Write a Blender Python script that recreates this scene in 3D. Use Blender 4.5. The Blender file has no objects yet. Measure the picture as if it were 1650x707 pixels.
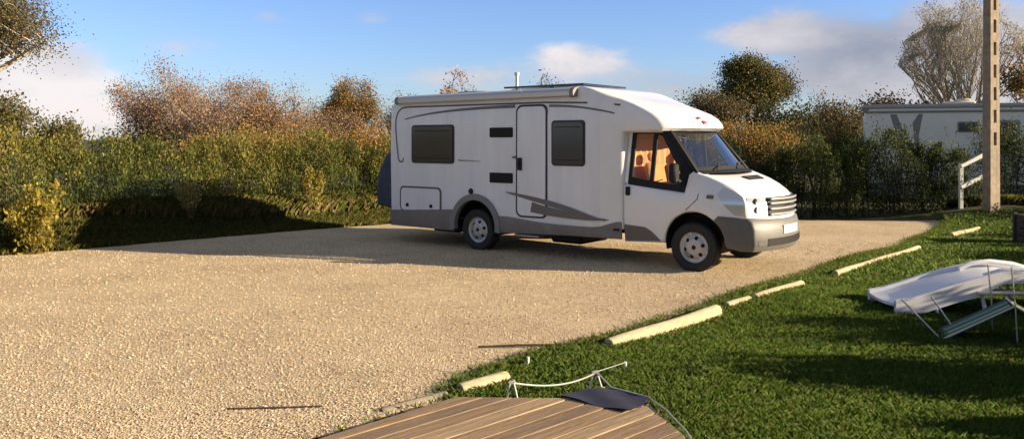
import bpy, math, random
import numpy as np
from mathutils import Vector, Matrix, geometry
C = bpy.context.scene.collection
R = math.radians
PI = math.pi
CAMH = 1.85
FPX = 1330.0
def at(px, py, Y):                       # world point seen at a photo pixel, at depth Y
    return ((px-825)/FPX*Y, Y, CAMH-(py-225)/FPX*Y)

# ------------------------------------------------------------------ materials
MATS = {}
def mat(name, col, rough=.6, metal=0., var=0., vscale=6., bump=0., bscale=40., spec=.5, coat=0., stretch=None):
    if name in MATS: return MATS[name]
    m = bpy.data.materials.new(name); m.use_nodes = True
    n = m.node_tree.nodes; l = m.node_tree.links
    b = n['Principled BSDF']
    b.inputs['Base Color'].default_value = (*col, 1)
    b.inputs['Roughness'].default_value = rough
    b.inputs['Metallic'].default_value = metal
    b.inputs['Specular IOR Level'].default_value = spec
    b.inputs['Coat Weight'].default_value = coat
    if var or bump:
        tc = n.new('ShaderNodeTexCoord'); mp = n.new('ShaderNodeMapping')
        l.new(tc.outputs['Object'], mp.inputs['Vector'])
        if stretch: mp.inputs['Scale'].default_value = stretch
    if var:
        ns = n.new('ShaderNodeTexNoise'); ns.inputs['Scale'].default_value = vscale; ns.inputs['Detail'].default_value = 6
        ns.inputs['Roughness'].default_value = .65
        l.new(mp.outputs[0], ns.inputs['Vector'])
        r = n.new('ShaderNodeMapRange'); r.inputs[1].default_value = .3; r.inputs[2].default_value = .7
        r.inputs[3].default_value = 1-var; r.inputs[4].default_value = 1+var
        l.new(ns.outputs[0], r.inputs[0])
        mx = n.new('ShaderNodeVectorMath'); mx.operation = 'SCALE'; mx.inputs[0].default_value = col
        l.new(r.outputs[0], mx.inputs['Scale']); l.new(mx.outputs[0], b.inputs['Base Color'])
    if bump:
        nb = n.new('ShaderNodeTexNoise'); nb.inputs['Scale'].default_value = bscale; nb.inputs['Detail'].default_value = 4
        l.new(mp.outputs[0], nb.inputs['Vector'])
        bp = n.new('ShaderNodeBump'); bp.inputs['Strength'].default_value = bump; bp.inputs['Distance'].default_value = .02
        l.new(nb.outputs[0], bp.inputs['Height']); l.new(bp.outputs[0], b.inputs['Normal'])
    MATS[name] = m
    return m
def leaf_mat(name, trans=.35, rough=.6):
    if name in MATS: return MATS[name]
    m = bpy.data.materials.new(name); m.use_nodes = True
    n = m.node_tree.nodes; l = m.node_tree.links
    b = n['Principled BSDF']; o = n['Material Output']
    a = n.new('ShaderNodeAttribute'); a.attribute_name = 'tint'
    l.new(a.outputs['Color'], b.inputs['Base Color']); b.inputs['Roughness'].default_value = rough
    b.inputs['Specular IOR Level'].default_value = .3
    t = n.new('ShaderNodeBsdfTranslucent'); l.new(a.outputs['Color'], t.inputs['Color'])
    mx = n.new('ShaderNodeMixShader'); mx.inputs[0].default_value = trans
    l.new(b.outputs[0], mx.inputs[1]); l.new(t.outputs[0], mx.inputs[2]); l.new(mx.outputs[0], o.inputs['Surface'])
    MATS[name] = m
    return m
def glass_mat(name, tint=(.92,.93,.93), refl=1.45, dark=0.):
    if name in MATS: return MATS[name]
    m = bpy.data.materials.new(name); m.use_nodes = True
    n = m.node_tree.nodes; l = m.node_tree.links
    n.remove(n['Principled BSDF']); o = n['Material Output']
    t = n.new('ShaderNodeBsdfTransparent'); t.inputs[0].default_value = (*tint, 1)
    g = n.new('ShaderNodeBsdfGlossy'); g.inputs['Roughness'].default_value = .02
    f = n.new('ShaderNodeFresnel'); f.inputs[0].default_value = refl
    mx = n.new('ShaderNodeMixShader')
    gm = n.new('ShaderNodeNewGeometry'); fm = n.new('ShaderNodeMath'); fm.operation = 'SUBTRACT'; fm.use_clamp = True   # only the outer face of each pane mirrors
    l.new(f.outputs[0], fm.inputs[0]); l.new(gm.outputs['Backfacing'], fm.inputs[1]); l.new(fm.outputs[0], mx.inputs[0]); l.new(t.outputs[0], mx.inputs[1]); l.new(g.outputs[0], mx.inputs[2]); l.new(mx.outputs[0], o.inputs[0])
    MATS[name] = m
    return m

# ------------------------------------------------------------------ objects
def finish(name, me, m, parent=None, smooth=True, angle=40):
    if m: me.materials.append(m)
    me.validate(); 
    if smooth:
        me.polygons.foreach_set('use_smooth', [True]*len(me.polygons))
        try: me.set_sharp_from_angle(angle=R(angle))
        except Exception: pass
    o = bpy.data.objects.new(name, me); C.objects.link(o)
    if parent: o.parent = parent
    return o
def tag(o, label=None, cat=None, group=None, kind=None):
    if label: o['label'] = label
    if cat: o['category'] = cat
    if group: o['group'] = group
    if kind: o['kind'] = kind
    return o
def empty(name, loc, rz, label, cat, group=None):
    o = bpy.data.objects.new(name, None); C.objects.link(o)
    o.location = loc; o.rotation_euler = (0, 0, rz); o.empty_display_size = .2
    return tag(o, label, cat, group)
def copy_tree(o, parent=None, keep=True):
    c = o.copy(); C.objects.link(c)
    if parent: c.parent = parent
    for ch in list(o.children): copy_tree(ch, c)
    return c

class MB:
    def __init__(s): s.v = []; s.f = []
    def add(s, vs, fs):
        k = len(s.v); s.v += [tuple(v) for v in vs]; s.f += [tuple(i+k for i in f) for f in fs]; return s
    def box(s, x0, x1, y0, y1, z0, z1, M=None):
        vs = [(x, y, z) for x in (x0, x1) for y in (y0, y1) for z in (z0, z1)]
        if M: vs = [M @ Vector(v) for v in vs]
        return s.add(vs, [(0,1,3,2),(4,6,7,5),(0,4,5,1),(2,3,7,6),(0,2,6,4),(1,5,7,3)])
    def rbox(s, x0, x1, y0, y1, z0, z1, r=.01, M=None):      # box with chamfered edges
        vs = []; cs = [((x0+x1)/2, (x1-x0)/2), ((y0+y1)/2, (y1-y0)/2), ((z0+z1)/2, (z1-z0)/2)]
        idx = {}
        for sx in (-1, 1):
            for sy in (-1, 1):
                for sz in (-1, 1):
                    for ax in range(3):
                        p = []
                        for i, (sg, (c, h)) in enumerate(zip((sx, sy, sz), cs)):
                            p.append(c+sg*(h if i == ax else h-r))
                        idx[(sx, sy, sz, ax)] = len(vs); vs.append(tuple(p))
        fs = []
        for ax in range(3):
            a, b = [i for i in range(3) if i != ax]
            for sg in (-1, 1):
                q = []
                for (p1, p2) in ((-1,-1),(1,-1),(1,1),(-1,1)):
                    k = [0,0,0]; k[ax] = sg; k[a] = p1; k[b] = p2; q.append(idx[(*k, ax)])
                fs.append(q if (sg > 0) == (ax != 1) else q[::-1])
        for ax in range(3):                                   # edges parallel to ax
            a, b = [i for i in range(3) if i != ax]
            for pa in (-1, 1):
                for pb in (-1, 1):
                    k0 = [0,0,0]; k1 = [0,0,0]; k0[ax] = -1; k1[ax] = 1
                    for k in (k0, k1): k[a] = pa; k[b] = pb
                    q = [idx[(*k0, a)], idx[(*k1, a)], idx[(*k1, b)], idx[(*k0, b)]]
                    fs.append(q)
        for sx in (-1, 1):
            for sy in (-1, 1):
                for sz in (-1, 1): fs.append([idx[(sx,sy,sz,i)] for i in range(3)])
        if M: vs = [M @ Vector(v) for v in vs]
        return s.add(vs, fs)
    def tube(s, pts, r, n=8, cap=True):
        pts = [Vector(p) for p in pts]; rs = r if isinstance(r, (list, tuple)) else [r]*len(pts)
        rings = []; ref = None
        for i, p in enumerate(pts):
            d = (pts[min(i+1, len(pts)-1)]-pts[max(i-1, 0)]).normalized()
            if ref is None:
                ref = Vector((0,0,1)) if abs(d.z) < .9 else Vector((1,0,0))
            a = d.cross(ref).normalized(); ref = a.cross(d).normalized(); b = ref
            rings.append([p+(a*math.cos(2*PI*k/n)+b*math.sin(2*PI*k/n))*rs[i] for k in range(n)])
        vs = [v for q in rings for v in q]
        fs = [(i*n+k, i*n+(k+1)%n, (i+1)*n+(k+1)%n, (i+1)*n+k) for i in range(len(pts)-1) for k in range(n)]
        if cap: fs += [tuple(range(n))[::-1], tuple((len(pts)-1)*n+k for k in range(n))]
        return s.add(vs, fs)
    def lathe(s, prof, n=32, axis='y', c=(0,0,0)):            # prof = [(radius, along)]
        vs = []
        for (r, t) in prof:
            for k in range(n):
                a = 2*PI*k/n; u, w = r*math.cos(a), r*math.sin(a)
                p = (u, t, w) if axis == 'y' else (u, w, t) if axis == 'z' else (t, u, w)
                vs.append((p[0]+c[0], p[1]+c[1], p[2]+c[2]))
        fs = [(i*n+k, i*n+(k+1)%n, (i+1)*n+(k+1)%n, (i+1)*n+k) for i in range(len(prof)-1) for k in range(n)]
        return s.add(vs, fs)
    def build(s, name, m, parent=None, smooth=True, angle=40):
        me = bpy.data.meshes.new(name); me.from_pydata([tuple(v) for v in s.v], [], s.f)
        import bmesh
        bm = bmesh.new(); bm.from_mesh(me); bmesh.ops.recalc_face_normals(bm, faces=bm.faces); bm.to_mesh(me); bm.free()
        return finish(name, me, m, parent, smooth, angle)

def inside(p, poly):
    x, y = p; c = False; n = len(poly)
    for i in range(n):
        x1, y1 = poly[i]; x2, y2 = poly[i-1]
        if (y1 > y) != (y2 > y) and x < (x2-x1)*(y-y1)/(y2-y1)+x1: c = not c
    return c
def area(poly): return sum(poly[i-1][0]*poly[i][1]-poly[i][0]*poly[i-1][1] for i in range(len(poly)))/2
def arc(cx, cz, r, a0, a1, n=14):
    return [(cx+r*math.cos(R(a0+(a1-a0)*i/n)), cz+r*math.sin(R(a0+(a1-a0)*i/n))) for i in range(n+1)]
def rrect(x0, x1, z0, z1, r=.03, n=4):
    return arc(x1-r, z0+r, r, -90, 0, n)+arc(x1-r, z1-r, r, 0, 90, n)+arc(x0+r, z1-r, r, 90, 180, n)+arc(x0+r, z0+r, r, 180, 270, n)
def dens(poly, d):
    out = []
    for i in range(len(poly)):
        a = poly[i]; b = poly[(i+1) % len(poly)]
        k = max(1, int(math.dist(a, b)/d))
        out += [(a[0]+(b[0]-a[0])*j/k, a[1]+(b[1]-a[1])*j/k) for j in range(k)]
    return out
def inset(poly, r):
    n = len(poly); out = []
    for i in range(n):
        a = Vector(poly[i-1]); b = Vector(poly[i]); c = Vector(poly[(i+1) % n])
        d1 = (b-a).normalized(); d2 = (c-b).normalized()
        n1 = Vector((-d1.y, d1.x)); n2 = Vector((-d2.y, d2.x)); m = n1+n2
        if m.length < 1e-4: m = n1
        m.normalize(); k = r/max(.35, m.dot(n1)); out.append((b.x+m.x*k, b.y+m.y*k))
    return out
def cdt(poly, holes=(), grid=None):
    vs = list(poly); es = [(i, (i+1) % len(poly)) for i in range(len(poly))]
    for h in holes:
        k = len(vs); vs += list(h); es += [(k+i, k+(i+1) % len(h)) for i in range(len(h))]
    if grid:
        xs = [p[0] for p in poly]; zs = [p[1] for p in poly]
        x = min(xs)+grid/2
        while x < max(xs):
            z = min(zs)+grid/2
            while z < max(zs):
                if inside((x, z), poly) and not any(inside((x, z), h) for h in holes) and \
                   min(math.dist((x, z), q) for q in vs[:len(es)]) > grid*.4: vs.append((x, z))
                z += grid
            x += grid
    r = geometry.delaunay_2d_cdt([Vector(v) for v in vs], es, [], 0, 1e-6)
    ov = [tuple(v) for v in r[0]]; fs = []
    for f in r[2]:
        cx = sum(ov[i][0] for i in f)/len(f); cz = sum(ov[i][1] for i in f)/len(f)
        if inside((cx, cz), poly) and not any(inside((cx, cz), h) for h in holes): fs.append(tuple(f))
    return ov, fs
def slab(mb, outline, w, r=.03, k=3, ny=2, dx=None, d=.12, grid=.15):
    """solid whose side view is outline and whose half width is w(x,z); rounded rims; dx bulges the plan view"""
    ol = dens(outline if area(outline) > 0 else outline[::-1], d)
    dxf = dx or (lambda x, z, t: 0)
    rings = []
    for j in range(k+1):
        th = PI/2*j/k; o = inset(ol, r*(1-math.sin(th))) if j < k else ol
        rings.append([(p[0], w(*p)-r*(1-math.cos(th)), p[1], w(*p)) for p in o])
    seq = [[(x, -y, z, W) for (x, y, z, W) in q] for q in rings]
    for t in range(1, ny): seq.append([(x, -y+2*y*t/ny, z, W) for (x, y, z, W) in rings[-1]])
    seq += [[(x, y, z, W) for (x, y, z, W) in q] for q in rings[::-1]]
    n = len(ol)
    vs = [(x+dxf(x, z, y/W), y, z) for q in seq for (x, y, z, W) in q]
    fs = [(i*n+j, i*n+(j+1) % n, (i+1)*n+(j+1) % n, (i+1)*n+j) for i in range(len(seq)-1) for j in range(n)]
    mb.add(vs, fs)
    io = inset(ol, r); ov, of = cdt(io, (), grid)
    for sg in (-1, 1):
        mb.add([(x+dxf(x, z, sg), sg*w(x, z), z) for (x, z) in ov], of)
    # weld later
    return mb
def weld(o, d=1e-4):
    import bmesh
    bm = bmesh.new(); bm.from_mesh(o.data); bmesh.ops.remove_doubles(bm, verts=bm.verts, dist=d)
    bmesh.ops.recalc_face_normals(bm, faces=bm.faces); bm.to_mesh(o.data); bm.free()
    o.data.polygons.foreach_set('use_smooth', [True]*len(o.data.polygons)); o.data.set_sharp_from_angle(angle=R(38))
    return o
def panel(mb, outline, yf, t=.01, holes=(), grid=None, flip=1):
    """thin plate in the x-z plane; outer face at y=yf(x,z), t metres thick towards +y*flip"""
    ov, of = cdt(outline, holes, grid); n = len(ov)
    vs = [(x, yf(x, z), z) for x, z in ov]+[(x, yf(x, z)+t*flip, z) for x, z in ov]
    fs = list(of)+[tuple(i+n for i in f[::-1]) for f in of]
    cnt = {}
    for f in of:
        for i in range(len(f)):
            a, b = f[i], f[(i+1) % len(f)]; cnt[(a, b)] = 1
    for (a, b) in cnt:
        if (b, a) not in cnt: fs.append((a, a+n, b+n, b))
    return mb.add(vs, fs)

def npmesh(name, V, k, m, parent=None, tint=None, smooth=False):
    """mesh of separate k-gons from an (n*k,3) array"""
    me = bpy.data.meshes.new(name); nv = len(V); nf = nv//k
    me.vertices.add(nv); me.vertices.foreach_set('co', np.asarray(V, dtype=np.float32).ravel())
    me.loops.add(nv); me.loops.foreach_set('vertex_index', np.arange(nv, dtype=np.int32))
    me.polygons.add(nf); me.polygons.foreach_set('loop_start', np.arange(0, nv, k, dtype=np.int32))
    me.polygons.foreach_set('loop_total', np.full(nf, k, dtype=np.int32))
    if tint is not None:
        a = me.attributes.new('tint', 'FLOAT_COLOR', 'POINT')
        c = np.ones((nv, 4), dtype=np.float32); c[:, :3] = tint; a.data.foreach_set('color', c.ravel())
    me.update(calc_edges=True)
    if m: me.materials.append(m)
    o = bpy.data.objects.new(name, me); C.objects.link(o)
    if parent: o.parent = parent
    return o
def leaves(P, size, pal, rng, upr=.5, asp=.45, jit=.25):
    """one folded-free rhombus leaf per point; returns verts and tint"""
    n = len(P); P = np.asarray(P)
    d = rng.normal(size=(n, 3)); d[:, 2] = d[:, 2]+upr*2; d /= np.linalg.norm(d, axis=1)[:, None]
    s = rng.normal(size=(n, 3)); s = np.cross(d, s); s /= np.linalg.norm(s, axis=1)[:, None]+1e-9
    L = size*(.6+.8*rng.random((n, 1)))
    V = np.stack([P, P+d*L*.5+s*L*asp*.5, P+d*L, P+d*L*.5-s*L*asp*.5], axis=1).reshape(-1, 3)
    pal = np.asarray(pal, dtype=float); pi = rng.integers(0, len(pal), n)
    c = pal[pi]*(1+jit*(rng.random((n, 1))*2-1))
    return V, np.repeat(c, 4, axis=0)
SUNP = 5.0; SKYS = .05; EXPO = 1.27
SKYT = (1.0,1.19,1.76); CL_S = (2.3,2.5,3.2); CL_B = (8.2,7.5,7.4)
# ================================================================== MOTORHOME
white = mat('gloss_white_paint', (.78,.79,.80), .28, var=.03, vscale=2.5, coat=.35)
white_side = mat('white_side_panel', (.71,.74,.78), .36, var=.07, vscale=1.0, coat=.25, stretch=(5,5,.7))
grey_pl = mat('grey_plastic', (.20,.20,.20), .55, var=.12, vscale=5, bump=.15, bscale=120)
skirt_m = mat('skirt_grey', (.19,.175,.165), .5, var=.12, vscale=4)
bumper_m = mat('bumper_plastic', (.125,.12,.112), .5, var=.1, vscale=5)
black_pl = mat('black_plastic', (.014,.014,.015), .6, spec=.25)
rubber = mat('tyre_rubber', (.022,.021,.02), .8, var=.3, vscale=12, bump=.3, bscale=60)
silver = mat('silver_paint', (.42,.42,.42), .35, .4)
chrome = mat('chrome', (.7,.7,.7), .15, 1.)
trimbr = mat('brown_trim', (.10,.075,.085), .45)
decal = mat('grey_brown_decal', (.135,.125,.115), .4)
tinted = mat('tinted_acrylic', (.045,.045,.048), .12, spec=.6)
rubseal = mat('seal_black', (.03,.03,.034), .6)
alu = mat('aluminium', (.55,.56,.57), .35, .6)

MHX, MHY, MHR = 0.0945, 14.687, R(-38.1)
mh = empty('motorhome', (MHX, MHY, 0), MHR, 'white low profile motorhome with grey skirt and closed awning parked on the gravel', 'motorhome')
sm = lambda a, b, x: (lambda t: t*t*(3-2*t))(min(1, max(0, (x-a)/(b-a))))
HW = 1.15
def bw(x, z):                               # half width of the living body
    w = HW-.16*sm(2.25, 2.78, x)
    if z > 1.9: w -= .05*sm(2.7, 3.5, x)
    w -= .035*sm(2.15, 2.7, z)
    return w
def bdx(x, z, t):
    return .44*(1-t*t)*sm(2.5, 3.35, x)*sm(1.93, 1.99, z) - .03*(t*t)*sm(-1.8, -2.0, x)
AR, AZ = .47, .40
body_out = [(-2.0,.52),(-.455,.52)] + arc(0, AZ, AR, 165, 15, 18) + [(.455,.52),(2.735,.52),(2.735,1.965),(3.32,1.975),(3.345,2.02)] + \
    [(3.33,2.08),(3.27,2.16),(3.18,2.235),(3.05,2.31),(2.9,2.385),(2.72,2.46),(2.5,2.545),(2.3,2.615),(2.12,2.66),(1.9,2.66),(0,2.62),(-1.80,2.56)] + \
    arc(-1.84, 2.40, .16, 90, 175, 6) + [(-2.02,1.6)]
s = MB(); slab(s, body_out, bw, r=.045, k=4, ny=14, dx=bdx, d=.1, grid=.16)
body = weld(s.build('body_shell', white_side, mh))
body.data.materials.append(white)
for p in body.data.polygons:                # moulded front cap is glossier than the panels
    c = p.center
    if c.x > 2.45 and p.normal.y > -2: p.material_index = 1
yb = lambda off: (lambda x, z: -bw(x, z)-off)

# lower skirts, both sides, and the rear one
for sg in (1, -1):
    for (o1, nm) in (([(-2.03,.30 if sg == 1 else .38)] + [(-.50,.30 if sg == 1 else .38)] + arc(0, AZ, .50, 192, 148, 6) + [(-2.03,.575)], 'skirt'),
                 ([(.50,.335 if sg == 1 else .42)]+[(2.72,.375 if sg == 1 else .44),(2.72,.63),(.455,.605)]+arc(0, AZ, .50, 24, -7, 5), 'skirt')):
        s = MB()
        panel(s, o1, (lambda x, z: -(bw(x, z)+.018-.03*sm(.45,.3,z))) if sg == 1 else (lambda x, z: bw(x, z)+.018-.03*sm(.45,.3,z)), .03, flip=sg, grid=.12)
        s.build(nm, skirt_m, mh)
s = MB(); s.rbox(-2.06,-2.03,-1.12,1.12,.32,.60,.01); s.build('rear_bumper', skirt_m, mh)
# arch flares of the rear wheels
for sg in (1, -1):
    s = MB(); o1 = arc(0, AZ, .545, 188, -8, 24)+arc(0, AZ, .445, -8, 188, 24)
    panel(s, o1, (lambda x, z: -(HW+.030)) if sg == 1 else (lambda x, z: HW+.030), .09, flip=sg)
    s.build('arch_trim', grey_pl, mh)
def liner(cx, cz, r, w0, w1):
    s = MB()
    for (a, b) in ((-w1, -w0), (w0, w1)):
        q = arc(cx, cz, r, 195, -15, 20); vs = [(x, y, z) for y in (a, b) for (x, z) in q]; n = len(q)
        fs = [(i, i+1, n+i+1, n+i) for i in range(n-1)]
        yi = b if a < 0 else a
        k = len(vs); vs += [(cx, yi, cz-.1)]
        fs += [((n if a < 0 else 0)+i, (n if a < 0 else 0)+i+1, k) for i in range(n-1)]
        s.add(vs, fs)
    s.build('wheel_arch_liner', black_pl, mh)
liner(0, AZ, AR-.006, .62, 1.14)
liner(3.86, .40, .425, .60, .965)

# windows of the living area
def window(x0, x1, z0, z1, side=-1):
    t = MB(); off = lambda o: ((lambda x, z: -bw(x, z)-o) if side < 0 else (lambda x, z: bw(x, z)+o))
    fr = MB(); panel(fr, rrect(x0-.035, x1+.035, z0-.035, z1+.035, .06), off(.010), .03, [rrect(x0, x1, z0, z1, .04)], flip=-side)
    f = fr.build('window', rubseal, mh)
    panel(t, rrect(x0-.004, x1+.004, z0-.004, z1+.004, .044), off(.022), .012, flip=-side, grid=.2); t.build('pane', tinted, f)
    for zr in (z0+.05, z1-.075):
        q = MB(); q.box(x0+.05, x1-.05, side*(bw(x0,z0)+.024)-.002, side*(bw(x0,z0)+.024)+.002, zr, zr+.012); q.build('pane_rib', black_pl, f)
window(-1.45, -.50, 1.47, 2.07); window(1.60, 2.15, 1.48, 2.11)
window(-1.45, -.50, 1.47, 2.07, 1); window(.6, 1.5, 1.47, 2.07, 1)
def vent(x0, x1, z0, z1):
    s = MB(); panel(s, rrect(x0, x1, z0, z1, .02), yb(.012), .02); f = s.build('fridge_vent', black_pl, mh)
    q = MB(); n = 5
    for i in range(n):
        z = z0+.025+(z1-z0-.05)*i/(n-1); q.box(x0+.02, x1-.02, -HW-.022, -HW-.010, z-.006, z+.004)
    q.build('louvre', black_pl, f)
vent(.32, .80, 1.885, 2.045); vent(.32, .80, 1.145, 1.31)
# entry door
s = MB(); x0, x1, z0, z1 = .90, 1.45, .645, 2.37
panel(s, rrect(x0, x1, z0, z1, .09), yb(.018), .03, grid=.2); door = s.build('entry_door', white_side, mh)
s = MB(); panel(s, rrect(x0-.035, x1+.035, z0-.03, z1+.035, .11), yb(.009), .02, [rrect(x0-.004, x1+.004, z0-.004, z1+.004, .09)]); s.build('door_frame', rubseal, door)
s = MB(); s.rbox(.925, 1.00, -HW-.055, -HW-.016, 1.36, 1.56, .008); s.rbox(.94, .985, -HW-.075, -HW-.05, 1.44, 1.52, .008); s.build('door_handle', black_pl, door)
s = MB(); s.rbox(.80, .86, -HW-.035, -HW+.01, 1.55, 1.585, .006); s.build('door_catch', grey_pl, mh)
# service hatch with two locks
s = MB(); panel(s, rrect(-1.745, -.80, .60, .99, .07), yb(.014), .02); hatch = s.build('service_hatch', white_side, mh)
s = MB(); panel(s, rrect(-1.78, -.765, .578, 1.022, .09), yb(.008), .02, [rrect(-1.749, -.796, .596, .994, .07)]); s.build('hatch_frame', trimbr, hatch)
for x in (-1.58, -1.00):
    s = MB(); s.lathe([(.001,-HW-.034),(.030,-HW-.033),(.032,-HW-.014)], 16, 'y', (x,0,.69)); s.build('latch', black_pl, hatch)
s = MB(); s.lathe([(.001,-HW-.026),(.042,-HW-.024),(.05,-HW-.004)], 20, 'y', (-.09,0,.985)); s.build('water_filler_cap', black_pl, mh)
# coloured stripes on the side
def bez(pts, n=20):
    P = [Vector((*p,)) for p in pts]; out = []
    for i in range(n+1):
        t = i/n; q = P[:]
        while len(q) > 1: q = [q[j].lerp(q[j+1], t) for j in range(len(q)-1)]
        out.append((q[0].x, q[0].y))
    return out
def stripe(pts, w, m, off=.004, nm='stripe', par=None):
    q = []; n = len(pts)
    L = []; Rr = []
    for i in range(n):
        a = Vector(pts[max(i-1, 0)]); b = Vector(pts[min(i+1, n-1)]); d = (b-a).normalized(); nn = Vector((-d.y, d.x))
        ww = w(i/(n-1)) if callable(w) else w
        L.append((pts[i][0]+nn.x*ww/2, pts[i][1]+nn.y*ww/2)); Rr.append((pts[i][0]-nn.x*ww/2, pts[i][1]-nn.y*ww/2))
    vs = [(x, -bw(x, z)-off, z) for x, z in L]+[(x, -bw(x, z)-off, z) for x, z in Rr]
    s = MB(); s.add(vs, [(i, i+1, n+i+1, n+i) for i in range(n-1)]); return s.build(nm, m, par or mh)
stripe([(2.70,2.365),(2.2,2.405),(1.4,2.43),(.4,2.43),(-.6,2.43),(-1.5,2.43)]+bez([(-1.6,2.43),(-1.90,2.43),(-1.93,2.30),(-1.90,2.0),(-1.86,1.75),(-1.82,1.50)],14)+bez([(-1.82,1.50),(-1.79,1.42),(-1.68,1.44),(-1.70,1.52)],6), .028, trimbr)
stripe(bez([(-1.66,2.21),(-1.2,2.31),(-.4,2.375),(.84,2.385)]), lambda t: .02+.035*t, decal, .005)
stripe(bez([(1.51,2.375),(1.9,2.37),(2.3,2.33),(2.62,2.24)]), lambda t: .04-.02*t, decal, .005)
# swooshes low on the side, split by the door
stripe(bez([(.66,1.00),(1.2,.93),(1.9,.80),(2.5,.64)]), lambda t: .01+.30*t*(1-t)*.95, decal, .0195)
stripe(bez([(1.18,.79),(1.5,.72),(2.1,.67),(2.55,.655)]), lambda t: .16*(1-t)**.7+.005, decal, .0205)
# small illegible script beside the rear window
s = MB()
pts = [(-.38,-HW-.006,1.505)]
for i in range(60):
    t = i/59; pts.append((-.38+.5*t, -HW-.006, 1.50+.018*math.sin(i*1.5)*(1-t)-.012*t))
s.tube(pts, .0035, 4); s.build('lettering', decal, mh)
# awning case
def awn_prof(c, k=1.): return [(c[0]+a*k, c[1]+b*k) for a, b in ((0,-.055),(-.10,-.05),(-.125,-.01),(-.125,.035),(-.10,.06),(0,.085))]
s = MB(); prof = [(-1.12,2.49),(-1.205,2.478),(-1.245,2.50),(-1.25,2.56),(-1.215,2.605),(-1.10,2.635),(-1.0,2.64)]
xs = [-1.78, 1.98]; zz = lambda x: .045*sm(-1.8, 1.6, x)*0
n = len(prof); vs = [(x, p[0], p[1]+.02*(x+1.8)/3.8) for x in xs for p in prof]
s.add(vs, [(i, (i+1) % n, n+(i+1) % n, n+i) for i in range(n)]+[tuple(range(n)), tuple(range(n, 2*n))])
awn = s.build('awning_case', alu, mh, angle=25)
for x in (-1.80, 1.98):
    s = MB(); c = (-1.13, 2.557); q = [(c[0]+(p[0]-c[0])*1.06, c[1]+(p[1]-c[1])*1.08) for p in prof]
    s.add([(xx, p[0], p[1]+.02*(x+1.8)/3.8) for xx in (x-.02, x+.05) for p in q], [(i, (i+1) % n, n+(i+1) % n, n+i) for i in range(n)]+[tuple(range(n)), tuple(range(n, 2*n))])
    s.build('end_cap', grey_pl, awn)
# roof fittings
s = MB(); s.rbox(.45, 2.02, -.95, .35, 2.69, 2.72, .006); sp = s.build('solar_panel', mat('solar_cell', (.015,.02,.05), .15), mh)
s = MB()
for x in (.6, 1.9):
    for y in (-.85, .25): s = MB(); s.box(x-.04, x+.04, y-.04, y+.04, 2.60, 2.675); s.build('mount', alu, sp)
s = MB(); s.rbox(-1.1, -.4, -.4, .4, 2.60, 2.72, .03); s.build('roof_hatch', mat('smoked_dome', (.3,.3,.3), .3), mh)
s = MB(); s.tube([(.30,-.4,2.6),(.30,-.4,2.98)], .028, 10); s.tube([(.30,-.4,2.95),(.30,-.4,3.0)], .045, 10); s.build('flue', alu, mh)
# covered carrier on the rear wall
s = MB()
o1 = [(-2.62,.62),(-2.09,.56),(-2.06,1.75),(-2.22,1.72),(-2.45,1.55),(-2.62,1.25),(-2.68,.9)]
slab(s, o1, lambda x, z: .98-.10*(z-.6), r=.06, k=3, ny=8, dx=lambda x, z, t: .03*math.sin(7*t+3*z), d=.1)
weld(s.build('carrier_cover', mat('dark_blue_cover', (.035,.045,.075), .65, var=.2, vscale=5, bump=.5, bscale=6), mh))
# underside
s = MB()
for y in (-.42, .42): s.box(-1.9, 3.3, y-.04, y+.04, .40, .52)
s.tube([(0,-.9,.34),(0,.9,.34)], .06, 10); s.lathe([(.02,-.16),(.14,-.1),(.16,0),(.14,.1),(.02,.16)], 16, 'y', (0,0,.34))
s.tube([(3.86,-.85,.32),(3.86,.85,.32)], .05, 10)
s.box(-1.95, 2.7, -1.05, 1.05, .50, .53)
s.rbox(-1.15,-.55,-.95,-.45,.24,.42,.02)
s.build('chassis', black_pl, mh)
s = MB(); s.rbox(1.25,1.85,-.75,.1,.20,.50,.04); s.build('waste_tank', black_pl, mh)
s = MB(); s.rbox(.72,1.22,-1.02,-.72,.29,.32,.008); s.box(.76,.79,-.85,-.82,.31,.52); s.box(1.15,1.18,-.85,-.82,.31,.52); s.build('entry_step', alu, mh)

# ------------------------------------------------------------------ cab
def cw(x, z):
    w = .985-.035*sm(.75,.35,z)
    w -= .12*sm(4.05, 4.72, x)
    w -= .09*sm(.95, 1.5, z)*sm(3.7, 4.1, x)
    w -= .02*sm(1.0,1.3,z)
    return w
def cdx(x, z, t): return .19*(1-t*t)*sm(3.9, 4.62, x)+.05*(1-t*t)*sm(3.6,3.9,x)
FA = .44
cab_out = [(2.742,.34),(3.41,.37)]+arc(3.86,.40,FA,176,4,18)+[(4.45,.42),(4.56,.5),(4.60,.76),(4.585,.96),(4.555,1.045),(4.50,1.11),(4.40,1.185),(4.25,1.265),(4.08,1.33),(3.92,1.385),(3.84,1.405),(3.78,1.36),(3.72,1.10),(2.742,1.20)]
s = MB(); slab(s, cab_out, cw, r=.035, k=3, ny=12, dx=cdx, d=.08, grid=.13)
cab = weld(s.build('cab_body', white, mh))
yc = lambda off, sg=1: (lambda x, z: -sg*(cw(x, z)+off))
# grey decal low on the cab door and sill
s = MB(); panel(s, [(2.76,.36),(3.36,.39),(3.20,.53),(3.10,.58),(2.76,.60)], yc(.004), .004, grid=.1); s.build('stripe', decal, mh)
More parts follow.
